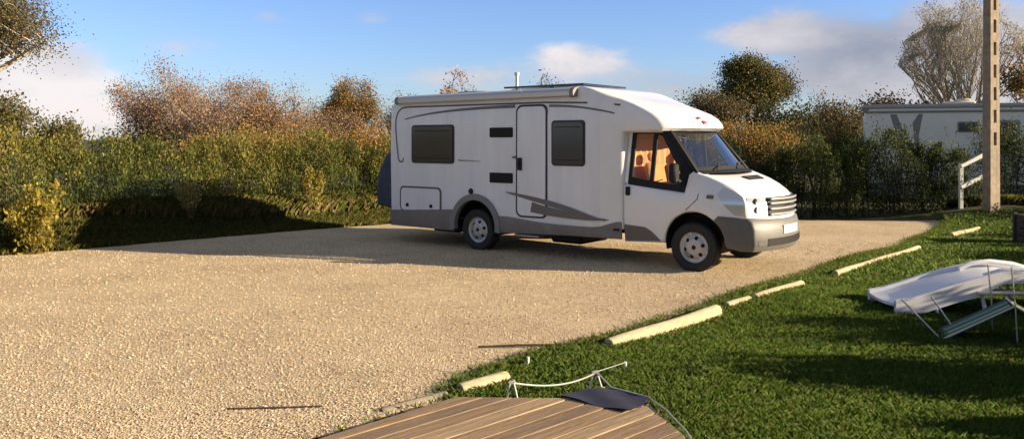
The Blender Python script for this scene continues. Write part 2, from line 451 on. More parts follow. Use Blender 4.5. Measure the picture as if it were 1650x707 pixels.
# door shut lines and handle
for sg in (1, -1):
    s = MB(); q = [(2.80,.46),(2.80,1.2)]; 
    panel(s, rrect(2.765,2.775,.42,1.22,.004,1), yc(.0025, sg), .004, flip=sg); s.build('door_seam', rubseal, mh); s = MB()
    panel(s, [(3.745,.86),(3.755,.855),(3.93,1.02),(3.945,1.10),(3.935,1.105),(3.92,1.025)], yc(.0025, sg), .004, flip=sg)
    s.build('door_seam', rubseal, mh)
    s = MB(); s.rbox(2.79,2.86,-sg*(cw(2.8,1.1)+.035) if sg>0 else cw(2.8,1.1)-.005,-sg*(cw(2.8,1.1)-.005) if sg>0 else cw(2.8,1.1)+.035,1.03,1.16,.01); s.build('cab_door_handle', black_pl, mh)
    s = MB(); s.rbox(4.06,4.16,min(-sg*(cw(4.1,1.07)-.005),-sg*(cw(4.1,1.07)+.018)),max(-sg*(cw(4.1,1.07)-.005),-sg*(cw(4.1,1.07)+.018)),1.035,1.085,.008); s.build('indicator_lamp', mat('amber_grey', (.12,.09,.06), .3), mh)
# greenhouse side frame: outer frame black, panes of clear glass
def gy(sg, off=0): return lambda x, z: -sg*(.965-.17*(z-1.1)/.87-.05*sm(3.5,4.0,x)+off)
fr_out = [(2.755,1.19),(3.2,1.135),(3.97,1.085),(3.995,1.12),(3.90,1.33),(3.84,1.44),(3.42,1.985),(2.755,1.985)]
g1 = [(2.86,1.30),(3.155,1.255),(3.155,1.935),(2.86,1.935)]
g2 = [(3.215,1.25),(3.64,1.19),(3.66,1.23),(3.62,1.40),(3.30,1.90),(3.215,1.93)]
glass = glass_mat('clear_glass'); glass2 = glass_mat('windscreen_glass', (.86,.89,.90), 2.0)
for sg in (1, -1):
    s = MB(); panel(s, fr_out, gy(sg), .035, [g1, g2], grid=.15, flip=sg); f = s.build('cab_window', black_pl, mh)
    s = MB()
    for g in (g1, g2): panel(s, inset(g if area(g) > 0 else g[::-1], -.006), gy(sg, -.008), .004, flip=sg)
    s.build('pane', glass, f)
    s = MB(); panel(s, [(2.742,1.17),(2.80,1.165),(2.80,1.955),(3.30,1.955),(3.30,1.99),(2.742,1.99)], gy(sg, .004), .006, flip=sg); s.build('door_window_frame', white, mh)
# windscreen: curved glass with a black border
def wsp(u, v, off=0):
    hw = .86+( .76-.86)*v; x = (3.865+.16*(1-u*u))*(1-v)+(3.40+.20*(1-u*u))*v; z = 1.40+.58*v+.012*(1-u*u)
    return (x+off*.8, u*hw, z+off*.6)
def grid_mesh(f, us, vs_, t=.004):
    n = len(vs_); vs = [f(u, v, o) for o in (0, -t) for u in us for v in vs_]; k = len(us)*n; fs = []
    for i in range(len(us)-1):
        for j in range(n-1):
            q = (i*n+j, (i+1)*n+j, (i+1)*n+j+1, i*n+j+1); fs += [q, tuple(a+k for a in q[::-1])]
    return vs, fs
s = MB(); s.add(*grid_mesh(wsp, [i/8-1 for i in range(17)], [j/6 for j in range(7)])); ws = s.build('windscreen', glass2, mh)
s = MB()
for us, vv in (([i/12-1 for i in range(25)], [0,.09]), ([i/12-1 for i in range(25)], [.93,1.0]), ([-1.02,-.93], [j/5 for j in range(6)]), ([.93,1.02], [j/5 for j in range(6)])):
    s.add(*grid_mesh(lambda u, v, o: wsp(u, v, o+.006), us, vv, .012))
s.build('border', black_pl, ws)
for sg in (1, -1):                        # A pillars
    s = MB(); s.tube([(3.95,-sg*.89,1.13),(3.87,-sg*.885,1.39),(3.40,-sg*.785,1.975)], [.045,.04,.035], 8); s.build('pillar', black_pl, mh)
s = MB()
for y in (-.55, .15):
    s.tube([(4.03-.0*abs(y),y,1.425),(3.93,y+.28,1.50),(3.91,y+.58,1.52)], .009, 6)
s.build('wiper', black_pl, mh)
s = MB(); vs, fs = grid_mesh(lambda u, v, o: (3.84+.17*(1-u*u)+.14*v+.01, u*.87, 1.415-.04*v+o), [i/8-1 for i in range(17)], [0,1], .02); s.add(vs, fs); s.build('scuttle', black_pl, mh)
# interior
fabric_or = mat('orange_fabric', (.70,.30,.10), .9, var=.15, vscale=8, bump=.3, bscale=30)
s = MB(); s.box(2.75,3.72,-.9,.9,1.195,1.215); s.rbox(3.50,3.90,-.88,.88,1.16,1.36,.04); s.build('dashboard', black_pl, mh)
cur = MB(); n = 60; q = [(2.80+.02*math.sin(i*.9), -.80+1.6*i/n) for i in range(n+1)]
cur.add([(x, y, z) for z in (1.22, 1.97) for x, y in q], [(i, i+1, n+2+i, n+1+i) for i in range(n)]); cur.build('curtain', mat('tan_curtain', (.68,.36,.17), .9), mh)
for y in (-.48, .48):
    s = MB(); M = Matrix.Translation((3.02, y, 1.25)) @ Matrix.Rotation(R(-12), 4, 'Y')
    s.rbox(-.06,.07,-.24,.24,-.2,.26,.05,M); s.rbox(-.04,.05,-.11,.11,.27,.42,.04,M); s.build('seat', fabric_or, mh)
s = MB(); th = [i*PI/12 for i in range(25)]
s.tube([(3.46+.07*math.sin(a), .48+.19*math.cos(a), 1.36+.17*math.sin(a)) for a in th], .014, 6, False); s.build('steering_wheel', black_pl, mh)
# bumper, grille, lamps, plate
def bpw(x, z): return .995-.02*sm(.5,.3,z)-.13*sm(4.15, 4.72, x)
def bpdx(x, z, t): return .20*(1-t*t)*sm(3.9, 4.65, x)
s = MB(); bo = [(4.30,.45)]+[(4.33,.37),(4.50,.33),(4.66,.33),(4.70,.42),(4.695,.62),(4.66,.735),(4.60,.785),(4.22,.80)]+arc(3.86,.40,.455,55,8,7)[1:]
slab(s, bo, bpw, r=.028, k=3, ny=12, dx=bpdx, d=.07, grid=.1); bump = weld(s.build('front_bumper', bumper_m, mh))
def fx(y, z, base, off=0):                # front surface x for a lateral position
    t = y/.86; return base+(.24 if base < 4.65 else .20)*(1-t*t)+off
def front_plate(name, m, y0, y1, z0, z1, bx, off, parent, thick=.02, lean=0., r=.02, n=12):
    ol = dens(rrect(y0, y1, z0, z1, r, 3), .06); ov, of = cdt(ol, (), .08); k = len(ov)
    s = MB(); X = lambda y, z, o: fx(y, z, bx, o)-lean*(z-z0)
    vs = [(X(y, z, off), y, z) for y, z in ov]+[(X(y, z, off-thick), y, z) for y, z in ov]
    fs = [f for f in of]+[tuple(i+k for i in f[::-1]) for f in of]; cnt = {(f[i], f[(i+1) % len(f)]) for f in of for i in range(len(f))}
    fs += [(a, a+k, b+k, b) for (a, b) in cnt if (b, a) not in cnt]
    return s.add(vs, fs).build(name, m, parent)
grille = front_plate('grille', black_pl, -.50, .50, .80, 1.055, 4.60, .012, mh, lean=.12)
for z in (.825, .90, .975, 1.035): front_plate('grille_bar', silver, -.49, .49, z-.013, z+.013, 4.60, .034, grille, .02, lean=.0, r=.008)
s = MB(); s.lathe([(.001,4.845),(.085,4.842),(.095,4.825),(.095,4.80)], 24, 'x', (0,0,0)); s.v = [(x, y, z*.45+.94) for x, y, z in s.v]
s.build('emblem', chrome, grille)
front_plate('lower_intake', black_pl, -.62, .62, .40, .50, 4.695, .006, bump, lean=0)
for i in range(3): front_plate('intake_bar', black_pl, -.6, .6, .418+.03*i, .426+.03*i, 4.695, .014, bump, .012, r=.003)
for y in (-.72, .72): front_plate('fog_lamp', mat('lamp_clear', (.3,.3,.3), .1, .5), y-.07, y+.07, .41, .49, 4.695, .008, bump)
front_plate('number_plate', mat('plate_white', (.75,.75,.72), .4), -.26, .26, .55, .665, 4.695, .012, bump, .014, r=.01)
# headlights wrap round the corner
lens = glass_mat('lamp_glass', (.95,.95,.95), 1.35); refl = mat('lamp_reflector', (.62,.64,.67), .12, .5)
for sg in (1, -1):
    s = MB(); lamp_side = [(4.20,1.10),(4.32,.93),(4.44,.82),(4.585,.815),(4.57,1.0),(4.535,1.075),(4.42,1.15),(4.28,1.20)]
    ov, of = cdt(dens(lamp_side[::-1], .05), (), .06)
    def lv(x, z, o): w = cw(x, z)+o; return (x+o*.6, -sg*w, z)
    k = len(ov); vs = [lv(x, z, .010) for x, z in ov]+[lv(x, z, -.02) for x, z in ov]
    cnt = {(f[i], f[(i+1) % len(f)]) for f in of for i in range(len(f))}
    s.add(vs, list(of)+[tuple(i+k for i in f[::-1]) for f in of]+[(a, a+k, b+k, b) for (a, b) in cnt if (b, a) not in cnt])
    hl = s.build('headlight', refl, mh)
    y0, y1 = (-.84, -.53) if sg > 0 else (.53, .84)
    front_plate('lens', refl, y0, y1, .815, 1.06, 4.585, .012, hl, lean=.10, r=.03)
    for z in (.89, 1.0):
        s = MB(); yy = -sg*.70; xx = fx(yy, z, 4.585, .014)-.10*(z-.815)
        s.lathe([(.001,xx+.004),(.028,xx+.004),(.045,xx+.008),(.05,xx-.01)], 18, 'x', (0,yy,z)); s.build('bulb_reflector', mat('lamp_dark', (.10,.11,.12), .15, .6), hl)
# bonnet vent
s = MB()
M = Matrix.Translation((4.30,.10,1.292)) @ Matrix.Rotation(R(22), 4, 'Y')
for i in range(4): s.rbox(-.05+.028*i, -.035+.028*i, -.26, .26, .0, .018, .003, M)
s.rbox(-.065,.065,-.28,.28,-.006,.008,.003,M); s.build('bonnet_vent', black_pl, mh)
# emblem on the overcab nose: two small red marks
s = MB()
for (y, z, w, h) in ((-.34,2.175,.08,.035),(-.27,2.11,.12,.06)):
    x = 3.295+.40*(1-(y/.95)**2)
    x = 3.655 if z > 2.15 else 3.715
    M = Matrix.Translation((x, y, z)) @ Matrix.Rotation(R(-42), 4, 'Y')
    s.rbox(-.02,.0,-w/2,w/2,-h/2,h/2,.002,M)
emb = s.build('emblem', mat('red_mark', (.55,.04,.05), .4), mh)
# mirrors
for sg in (1, -1):
    s = MB(); s.tube([(3.72,-sg*.93,1.24),(3.68,-sg*1.08,1.27)], .025, 8); mr = s.build('wing_mirror', black_pl, mh)
    s = MB(); s.rbox(3.60,3.70,-sg*1.13-.075,-sg*1.13+.075,1.24,1.52,.03); s.build('mirror_housing', black_pl, mr)
    s = MB(); s.rbox(3.592,3.598,-sg*1.13-.06,-sg*1.13+.06,1.26,1.50,.002); s.build('mirror_glass', chrome, mr)
# wheels
def wheel(x, y, sg, steer=0):
    s = MB(); prof = [(.215,-.10),(.235,-.108),(.29,-.115),(.325,-.108),(.338,-.09),(.343,-.05),(.343,.05),(.338,.09),(.325,.108),(.29,.115),(.235,.108),(.215,.10)]
    s.lathe(prof, 48)
    for k in range(60):                    # tread blocks
        a = 2*PI*k/60; M = Matrix.Rotation(a, 4, 'Y') @ Matrix.Translation((.343,0,0)); s.box(-.004,.004,-.09,-.03,-.011,.011,M); s.box(-.004,.004,.03,.09,-.011,.011,M)
    t = s.build('wheel', rubber, mh); t.location = (x, y, .343); t.rotation_euler = (0, 0, steer)
    # cover: dished disc with six round holes
    hs = [[(.135*math.cos(R(60*k+15))+.028*math.cos(a*PI/6), .135*math.sin(R(60*k+15))+.028*math.sin(a*PI/6)) for a in range(12)] for k in range(6)]
    ol = [(.218*math.cos(2*PI*k/48), .218*math.sin(2*PI*k/48)) for k in range(48)]
    s = MB(); dish = lambda u, v: -sg*(.098-.035*sm(.10,.19,math.hypot(u,v))+.02*sm(.19,.215,math.hypot(u,v)))
    panel(s, ol, dish, .012, hs, .035, flip=sg); c = s.build('wheel_cover', silver, t)
    s = MB(); s.lathe([(.001,-sg*.10),(.03,-sg*.101),(.036,-sg*.092)], 20); s.build('hub_cap', black_pl, t)
    s = MB(); s.lathe([(.001,-sg*.03),(.205,-sg*.03),(.218,-sg*.09)], 32); s.build('rim', mat('dark_steel', (.05,.05,.05), .5), t)
wheel(0, -.99, 1); wheel(0, .99, -1); wheel(3.86, -.865, 1, R(2)); wheel(3.86, .865, -1, R(2))
# ================================================================== GROUND
rng = np.random.default_rng(7); rnd = random.Random(5)
def seg(p, a, b):
    a = np.array(a); b = np.array(b); d = b-a; t = np.clip(((p-a)@d)/(d@d), 0, 1); return np.linalg.norm(p-(a+t[..., None]*d), axis=-1)
left_edge = [(-30,5),(-14,8.6),(-9.5,11.9),(-8.16,13.16),(-7.39,13.75),(-6.72,14.31),(-5.24,15.67),(-4.15,16.97),(-2.72,18.09),(-.5,19.0),(3,18.95),(6.57,18.9),(9.7,18.75)]
right_edge = [(9.45,17.9),(8.2,16.1),(6.5,14.06),(4.65,12.05),(3.91,11.18),(2.91,10.04),(2.2,9.15),(.87,7.62),(.30,7.15),(-.18,6.62),(-.40,6.25),(-.50,5.80),(-.86,5.42),(-1.18,5.08),(-1.75,4.5),(-4.0,2.2),(-7,-.5),(-14,-4),(-30,-6)]
def wobble(poly, d, amp, seed):
    r = random.Random(seed); out = []
    for i in range(len(poly)-1):
        a = Vector(poly[i]); b = Vector(poly[i+1]); k = max(1, int((b-a).length/d)); n = (b-a).normalized(); n = Vector((-n.y, n.x))
        for j in range(k):
            q = a.lerp(b, j/k)+n*(r.uniform(-amp, amp) if j else 0); out.append((q.x, q.y))
    return out+[poly[-1]]
gpoly = wobble(left_edge, .25, .06, 1)+wobble(right_edge, .16, .035, 2)
gp_np = np.array(gpoly)
def in_poly(P, poly):
    x, y = P[:, 0], P[:, 1]; c = np.zeros(len(P), bool); n = len(poly)
    for i in range(n):
        x1, y1 = poly[i]; x2, y2 = poly[i-1]
        m = (y1 > y) != (y2 > y)
        if y1 != y2: c ^= m & (x < (x2-x1)*(y-y1)/(y2-y1)+x1)
    return c
LE = np.array(left_edge[1:])
def bank(P):                                # height of the bank outside the gravel on the far side
    d = np.full(len(P), 1e9)
    for i in range(len(LE)-1): d = np.minimum(d, seg(P, LE[i], LE[i+1]))
    side = P[:, 1] > np.interp(P[:, 0], LE[:, 0], LE[:, 1])
    t = np.clip((d-.05)/np.clip(.9+(P[:, 0]+8)*.45, .9, 2.6), 0, 1); h = .36*t*t*(3-2*t)*np.clip((7-P[:, 0])/8, 0.15, 1)
    return np.where(side, h, 0)
def terr(P):
    P = np.asarray(P, float); x, y = P[:, 0], P[:, 1]
    h = bank(P)+.012*np.sin(x*1.7+y*.9)+.010*np.sin(y*2.3-x*.6)+.35*np.exp(-((x-11.1)**2/3.0+(y-18.9)**2/1.6))
    return h-.02
def tz(x, y): return float(terr(np.array([[x, y]]))[0])
def grid_sheet(name, xs, ys, zf, m, off=0):
    X, Y = np.meshgrid(xs, ys); P = np.stack([X.ravel(), Y.ravel()], 1); Z = zf(P)+off
    V = np.column_stack([P, Z]); nx = len(xs); ny = len(ys)
    i = (np.arange(ny-1)[:, None]*nx+np.arange(nx-1)[None]).ravel()
    F = np.stack([i, i+1, i+nx+1, i+nx], 1)
    me = bpy.data.meshes.new(name); me.from_pydata(V.tolist(), [], F.tolist()); me.polygons.foreach_set('use_smooth', [True]*len(F))
    me.materials.append(m); o = bpy.data.objects.new(name, me); C.objects.link(o); return o

def ground_mat(name, cols, scale, bump, rough=.9, vor=None):
    m = bpy.data.materials.new(name); m.use_nodes = True; n = m.node_tree.nodes; l = m.node_tree.links; b = n['Principled BSDF']
    b.inputs['Roughness'].default_value = rough; b.inputs['Specular IOR Level'].default_value = .2
    tc = n.new('ShaderNodeTexCoord'); a = n.new('ShaderNodeTexNoise'); a.inputs['Scale'].default_value = scale; a.inputs['Detail'].default_value = 8; a.inputs['Roughness'].default_value = .7
    l.new(tc.outputs['Object'], a.inputs['Vector']); cr = n.new('ShaderNodeValToRGB'); l.new(a.outputs[0], cr.inputs[0])
    e = cr.color_ramp.elements
    e[0].position = .3; e[0].color = (*cols[0], 1); e[1].position = .7; e[1].color = (*cols[-1], 1)
    for i, c in enumerate(cols[1:-1]): q = e.new(.3+.4*(i+1)/(len(cols)-1)); q.color = (*c, 1)
    out = cr.outputs[0]; bpn = n.new('ShaderNodeBump'); bpn.inputs['Strength'].default_value = 1; bpn.inputs['Distance'].default_value = bump
    if vor:
        v = n.new('ShaderNodeTexVoronoi'); v.inputs['Scale'].default_value = vor; l.new(tc.outputs['Object'], v.inputs['Vector'])
        c2 = n.new('ShaderNodeValToRGB'); sp = n.new('ShaderNodeSeparateColor'); l.new(v.outputs['Color'], sp.inputs[0]); l.new(sp.outputs[0], c2.inputs[0])
        c2.color_ramp.elements[0].color = (.56,.50,.46,1); c2.color_ramp.elements[1].color = (1.18,1.16,1.12,1)
        q = c2.color_ramp.elements.new(.25); q.color = (.85,.82,.8,1); q = c2.color_ramp.elements.new(.8); q.color = (1.08,1.06,1.02,1)
        mx = n.new('ShaderNodeMix'); mx.data_type = 'RGBA'; mx.blend_type = 'MULTIPLY'; mx.inputs[0].default_value = 1
        l.new(out, mx.inputs[6]); l.new(c2.outputs[0], mx.inputs[7]); out = mx.outputs[2]
        iv = n.new('ShaderNodeMath'); iv.operation = 'SUBTRACT'; iv.inputs[0].default_value = 1; l.new(v.outputs['Distance'], iv.inputs[1]); l.new(iv.outputs[0], bpn.inputs['Height'])
    else: l.new(a.outputs[0], bpn.inputs['Height'])
    l.new(out, b.inputs['Base Color']); l.new(bpn.outputs[0], b.inputs['Normal'])
    return m
soil = ground_mat('soil_and_turf', [(.030,.034,.012),(.045,.055,.018),(.075,.075,.03),(.06,.05,.028)], 2.2, .03)
farland = ground_mat('field', [(.05,.06,.02),(.08,.09,.03),(.1,.1,.045)], .05, .2)
xs = np.unique(np.concatenate([np.linspace(-14, 16, 201), [-3000,-800,-200,-80,-40,-26,-20,20,26,40,80,200,800,3000]]))
ys = np.unique(np.concatenate([np.linspace(1, 26, 168), [-400,-100,-30,-10,-4,30,40,60,100,200,500,1500,4000]]))
tag(grid_sheet('ground', xs, ys, terr, soil), kind='structure')
gravel_m = ground_mat('gravel_stone', [(.44,.355,.23),(.56,.455,.295),(.65,.535,.35)], .7, .008, vor=58)
# gravel: one triangulated sheet with gentle unevenness
poly = [tuple(p) for p in gpoly]; gv, gf = cdt(poly, (), .8)
gv = np.array(gv)
def gz(P):
    P = np.asarray(P, float); e = np.full(len(P), 9.)
    return .012+.007*np.sin(P[:, 0]*1.1+.5*P[:, 1])+.006*np.sin(P[:, 1]*1.6-P[:, 0]*.4)
me = bpy.data.meshes.new('gravel'); me.from_pydata(np.column_stack([gv, gz(gv)]).tolist(), [], [list(f) for f in gf]); me.materials.append(gravel_m)
import bmesh as _b
bm = _b.new(); bm.from_mesh(me); _b.ops.recalc_face_normals(bm, faces=bm.faces)
if sum(f.normal.z for f in bm.faces) < 0: _b.ops.reverse_faces(bm, faces=bm.faces)
bm.to_mesh(me); bm.free()
me.polygons.foreach_set('use_smooth', [True]*len(me.polygons))
o = bpy.data.objects.new('gravel', me); C.objects.link(o); tag(o, kind='structure')
# keep the base sheet under the gravel
g = bpy.data.objects['ground'].data
co = np.empty(len(g.vertices)*3, np.float32); g.vertices.foreach_get('co', co); co = co.reshape(-1, 3)
ins = in_poly(co[:, :2].astype(float), gpoly); co[ins, 2] = np.minimum(co[ins, 2], -.03); co[~ins, 2] += .012; g.vertices.foreach_set('co', co.ravel())

def loose_stones():
    n = 80000
    u = rng.random(n); Y = 4.3+u**1.6*10.5; X = (rng.random(n)*1.34-.68)*Y
    P = np.column_stack([X, Y]); P = P[in_poly(P, gpoly)]; n = len(P)
    base = np.array([(1,0,0),(0,1,0),(-1,0,0),(0,-1,0),(0,0,1),(0,0,-1)], float)
    fs = np.array([(0,1,4),(1,2,4),(2,3,4),(3,0,4),(1,0,5),(2,1,5),(3,2,5),(0,3,5)][:8])
    sz = (.004+.0075*rng.random(n)**2.4)*(1+.05*(P[:, 1]-4))
    B = base[None]*(1+.5*(rng.random((n, 6, 1))-.5))*sz[:, None, None]*np.stack([np.ones(n), .55+.4*rng.random(n), .4+.35*rng.random(n)], 1)[:, None]
    a = rng.random(n)*6.283; c, s_ = np.cos(a), np.sin(a)
    X2 = B[..., 0]*c[:, None]-B[..., 1]*s_[:, None]; Y2 = B[..., 0]*s_[:, None]+B[..., 1]*c[:, None]
    tl = rng.normal(size=(n, 1))*.15
    V = np.stack([X2+P[:, :1], Y2+P[:, 1:], B[..., 2]+X2*tl+(gz(P)+.003)[:, None]], 2)
    V = V[:, fs[:4].tolist()+fs[4:].tolist()].reshape(-1, 3)[:]
    pal = np.array([(.60,.46,.29),(.54,.41,.26),(.66,.53,.36),(.48,.35,.22),(.68,.58,.44),(.36,.26,.17),(.58,.45,.28)])
    t = pal[rng.integers(0, 7, n)]*(.85+.3*rng.random((n, 1)))
    return npmesh('loose_stones', V, 3, leaf_mat('stone_chips', 0., .8), tint=np.repeat(t, 24, axis=0))
tag(loose_stones(), kind='stuff')

# ------------------------------------------------------------------ grass
def blades(name, P, h, w, pal, bend=.5, zf=terr, off=-.002, m=None, trans=.35, spikes=1.):
    n = len(P); z = zf(P)+off+.012
    a = rng.random(n)*6.283; d = np.column_stack([np.cos(a), np.sin(a)]); s = np.column_stack([-d[:, 1], d[:, 0]])
    H = h*(.45+.9*rng.random(n)); W = w*(.7+.6*rng.random(n)); b = bend*H*(.2+rng.random(n))
    V = np.zeros((n, 6, 3)); 
    lo = np.column_stack([P, z]); mid = np.column_stack([P+d*(b*.3)[:, None], z+H*.6]); top = np.column_stack([P+d*b[:, None], z+H])
    s3 = np.column_stack([s, np.zeros(n)])*W[:, None]*.5
    V = np.stack([lo-s3, lo+s3, mid+s3*.8, top, mid-s3*.8], 1).reshape(-1, 3)
    pal = np.array(pal); t = pal[rng.integers(0, len(pal), n)]*(.75+.5*rng.random((n, 1)))
    return npmesh(name, V, 5, m or leaf_mat('grass_blade', trans, .5), tint=np.repeat(t, 5, axis=0))
deck_poly = [(-2.6,3.3),(-.40,5.62),(.36,5.60),(.65,5.86),(.90,5.53),(1.03,4.9),(1.0,3.0)]
def lawn_pts(n, y0, y1, x1=.70, pw=1.0):
    Y = y0+(y1-y0)*rng.random(n)**pw; X = (rng.random(n)*(x1+.35)-.35)*Y
    P = np.column_stack([X, Y]); lim = np.interp(Y, [q[1] for q in right_edge[::-1]], [q[0] for q in right_edge[::-1]])
    k = ~in_poly(P, gpoly) & (X > lim-.02) & ~in_poly(P, deck_poly) & (P[:, 1] < 18.4)
    P = P[k]; return P[(P[:, 1] > 5.85) | (P[:, 0] > 0) | (rng.random(len(P)) < .12)]
gpal = [(.11,.20,.024),(.145,.225,.03),(.07,.14,.017),(.16,.22,.036),(.05,.105,.014),(.19,.20,.06)]
P = lawn_pts(520000, 4.2, 11.0, pw=1.25); cl = np.sin(P[:, 0]*3.1+np.sin(P[:, 1]*2.3))*np.sin(P[:, 1]*2.7+P[:, 0]); P = P[rng.random(len(P)) < .8+.2*cl]
o = blades('lawn_grass', P, .048, .0058, gpal, .8); tag(o, kind='stuff')
P = lawn_pts(260000, 10.5, 18.6, .95); o = blades('lawn_grass', P, .055, .014, gpal, .8); tag(o, kind='stuff')
P = lawn_pts(330000, 3.2, 10.5, 1.3); P = P[P[:, 0] > .66*P[:, 1]]; o = blades('lawn_grass', P, .055, .012, gpal, .8); tag(o, kind='stuff')
# grass creeping over the gravel edge
def edge_pts(poly, n, sd, shift=0):
    poly = np.array(poly); L = np.linalg.norm(np.diff(poly, axis=0), axis=1); c = np.concatenate([[0], np.cumsum(L)]); t = rng.random(n)*c[-1]
    q = np.column_stack([np.interp(t, c, poly[:, 0]), np.interp(t, c, poly[:, 1])])
    return q+rng.normal(size=(n, 2))*sd
P = edge_pts([p for p in right_edge if 4.5 < p[1]], 30000, .07); P = P[~in_poly(P, deck_poly)]; P = P[(P[:, 1] > 5.95) | (rng.random(len(P)) < .12)]
P = P[rng.random(len(P)) < .35+.65*(~in_poly(P, gpoly))]
tag(blades('edge_grass', P, .06, .007, gpal+[(.16,.13,.05)], .8), kind='stuff')
# bank grass, longer and yellower
n = 230000; X = -14+16*rng.random(n); Y = np.interp(X, LE[:, 0], LE[:, 1])-.05+rng.random(n)**1.1*4.2; P = np.column_stack([X, Y]); P = P[~in_poly(P, gpoly)]
bpal = [(.10,.13,.02),(.14,.15,.03),(.07,.10,.018),(.20,.17,.05),(.24,.19,.07),(.09,.13,.02),(.16,.12,.045)]
d = P[:, 1]-np.interp(P[:, 0], LE[:, 0], LE[:, 1])
near = d < 1.5
tag(blades('bank_grass', P[near], .10, .013, bpal, .9), kind='stuff')
tag(blades('rough_grass', P[~near], .26, .016, bpal+[(.34,.26,.11),(.28,.20,.10)], .7), kind='stuff')
P = np.column_stack([7+5.5*rng.random(40000), 18.9+1.5*rng.random(40000)]); P = P[~in_poly(P, gpoly)]
P = P[rng.random(len(P)) < np.clip((P[:, 0]-10.4)/.6, .0, 1)]
tag(blades('rough_grass', P, .20, .016, bpal, .7), kind='stuff')

# ================================================================== HEDGES, SHRUBS, TREES
foliage = leaf_mat('leaves', .42, .6)
bark = mat('bark', (.10,.08,.06), .9, var=.35, vscale=9, bump=.5, bscale=40)
bark_pale = mat('bark_pale', (.36,.32,.25), .9, var=.3, vscale=9, bump=.4, bscale=40)
def hedge(name, path, tops, thick, n, size, pals, label, cat, lean=1.0, stems=60, spires=30):
    """path of ground points; tops(s)-> height; foliage as a shell-weighted volume plus upright shoots"""
    path = np.array(path, float); L = np.linalg.norm(np.diff(path, axis=0), axis=1); c = np.concatenate([[0], np.cumsum(L)])
    def pos(t): return np.column_stack([np.interp(t, c, path[:, 0]), np.interp(t, c, path[:, 1])])
    tt = rng.random(n)*c[-1]; q = pos(tt); q2 = pos(np.clip(tt+.05, 0, c[-1])); d = q2-q; d /= np.linalg.norm(d, axis=1)[:, None]+1e-9
    nr = np.column_stack([d[:, 1], -d[:, 0]])          # towards the camera
    top = tops(tt)*(1.02+.10*np.sin(tt*2.9+.6)+.07*np.sin(tt*6.7+1)+.05*np.sin(tt*15.1))
    v = rng.random(n)**.85; prof = thick*(.55+.45*np.sin(np.clip(v*1.15+.12, 0, 1)*PI)**.6)*(1+.22*np.sin(tt*3.7+v*4)+.18*np.sin(tt*8.9-v*7))
    w = np.where(rng.random(n) < .6, rng.random(n)**.35, rng.random(n)*2-1)*prof
    P = np.column_stack([q+nr*w[:, None], terr(q)+.03+v*top])
    clump = np.sin(tt*6.1+v*5)*np.sin(v*9+tt*2.2)+.4*rng.normal(size=n)
    keep = (clump > -.7) & ((np.sin(tt*13.+2*np.sin(v*3+tt)) + .5*np.sin(tt*29.+v*2) > -.75-1.1*(1-v)) | (w < prof*.35))
    P = P[keep]
    # shoots
    m = int(spires*1.6); ts = rng.random(m)*c[-1]; qs = pos(ts)+rng.normal(size=(m, 2))*thick*.35; hs = tops(ts)*(.80+.50*rng.random(m)**1.7); k = 34
    b = rng.random((m, k)); S = np.concatenate([np.repeat(qs[:, None], k, 1)+rng.normal(size=(m, k, 2))*(.11*(1.15-b))[..., None], (terr(qs)[:, None]+hs[:, None]*(.55+.47*b))[..., None]], 2).reshape(-1, 3)
    P = np.concatenate([P, S])
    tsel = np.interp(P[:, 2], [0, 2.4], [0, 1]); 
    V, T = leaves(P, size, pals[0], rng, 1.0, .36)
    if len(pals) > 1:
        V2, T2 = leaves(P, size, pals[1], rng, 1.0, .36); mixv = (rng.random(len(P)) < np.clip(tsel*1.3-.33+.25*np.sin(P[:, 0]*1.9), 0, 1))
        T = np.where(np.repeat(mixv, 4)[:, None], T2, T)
    root = empty(name, (path[0][0], path[0][1], 0), 0, label, cat)
    f = npmesh('foliage', V-np.array([path[0][0], path[0][1], 0]), 4, foliage, root, T)
    s = MB()
    for i in range(stems):
        t = rng.random()*c[-1]; p = pos(np.array([t]))[0]; h = float(tops(np.array([t]))[0])
        p0 = Vector((p[0]-path[0][0]+rnd.uniform(-.2,.2)*thick, p[1]-path[0][1]+rnd.uniform(-.3,.3)*thick, tz(*p)-.02))
        p1 = p0+Vector((rnd.uniform(-.15,.15), rnd.uniform(-.15,.15), h*.6)); p2 = p1+Vector((rnd.uniform(-.2,.2), rnd.uniform(-.2,.2), h*.35))
        s.tube([p0,p1,p2], [.022,.013,.005], 5, False)
    s.build('stem', bark, root)
    return root
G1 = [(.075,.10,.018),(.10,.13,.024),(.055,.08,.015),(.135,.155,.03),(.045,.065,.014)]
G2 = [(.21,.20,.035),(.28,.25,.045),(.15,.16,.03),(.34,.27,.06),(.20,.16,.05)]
OR = [(.38,.22,.06),(.30,.18,.055),(.44,.29,.08),(.22,.15,.05),(.27,.24,.06)]
lx = [-13.5,-11.3,-9.6,-7.6,-6,-4.3,-2.6,-1,1]
lt = [2.05,2.0,1.9,1.65,1.75,1.8,1.65,1.5,1.5]
HP = [(-15.0,11.8),(-11.5,12.9),(-9.6,14.1),(-8.1,16.1),(-6.3,18.4),(-3.6,20.4),(1.5,22.0)]
def htop(tt):
    p = np.array(HP); c = np.concatenate([[0], np.cumsum(np.linalg.norm(np.diff(p, axis=0), axis=1))]); x = np.interp(tt, c, p[:, 0]); return np.interp(x, lx, lt)*.98-.30
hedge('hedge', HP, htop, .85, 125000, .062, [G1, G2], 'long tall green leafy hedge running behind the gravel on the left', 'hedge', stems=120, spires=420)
def rtop(tt): return 1.62+.16*np.sin(tt*1.3)+.12*np.sin(tt*3.1+1)
DK = [(.028,.042,.012),(.022,.034,.010),(.038,.055,.014),(.018,.028,.009)]
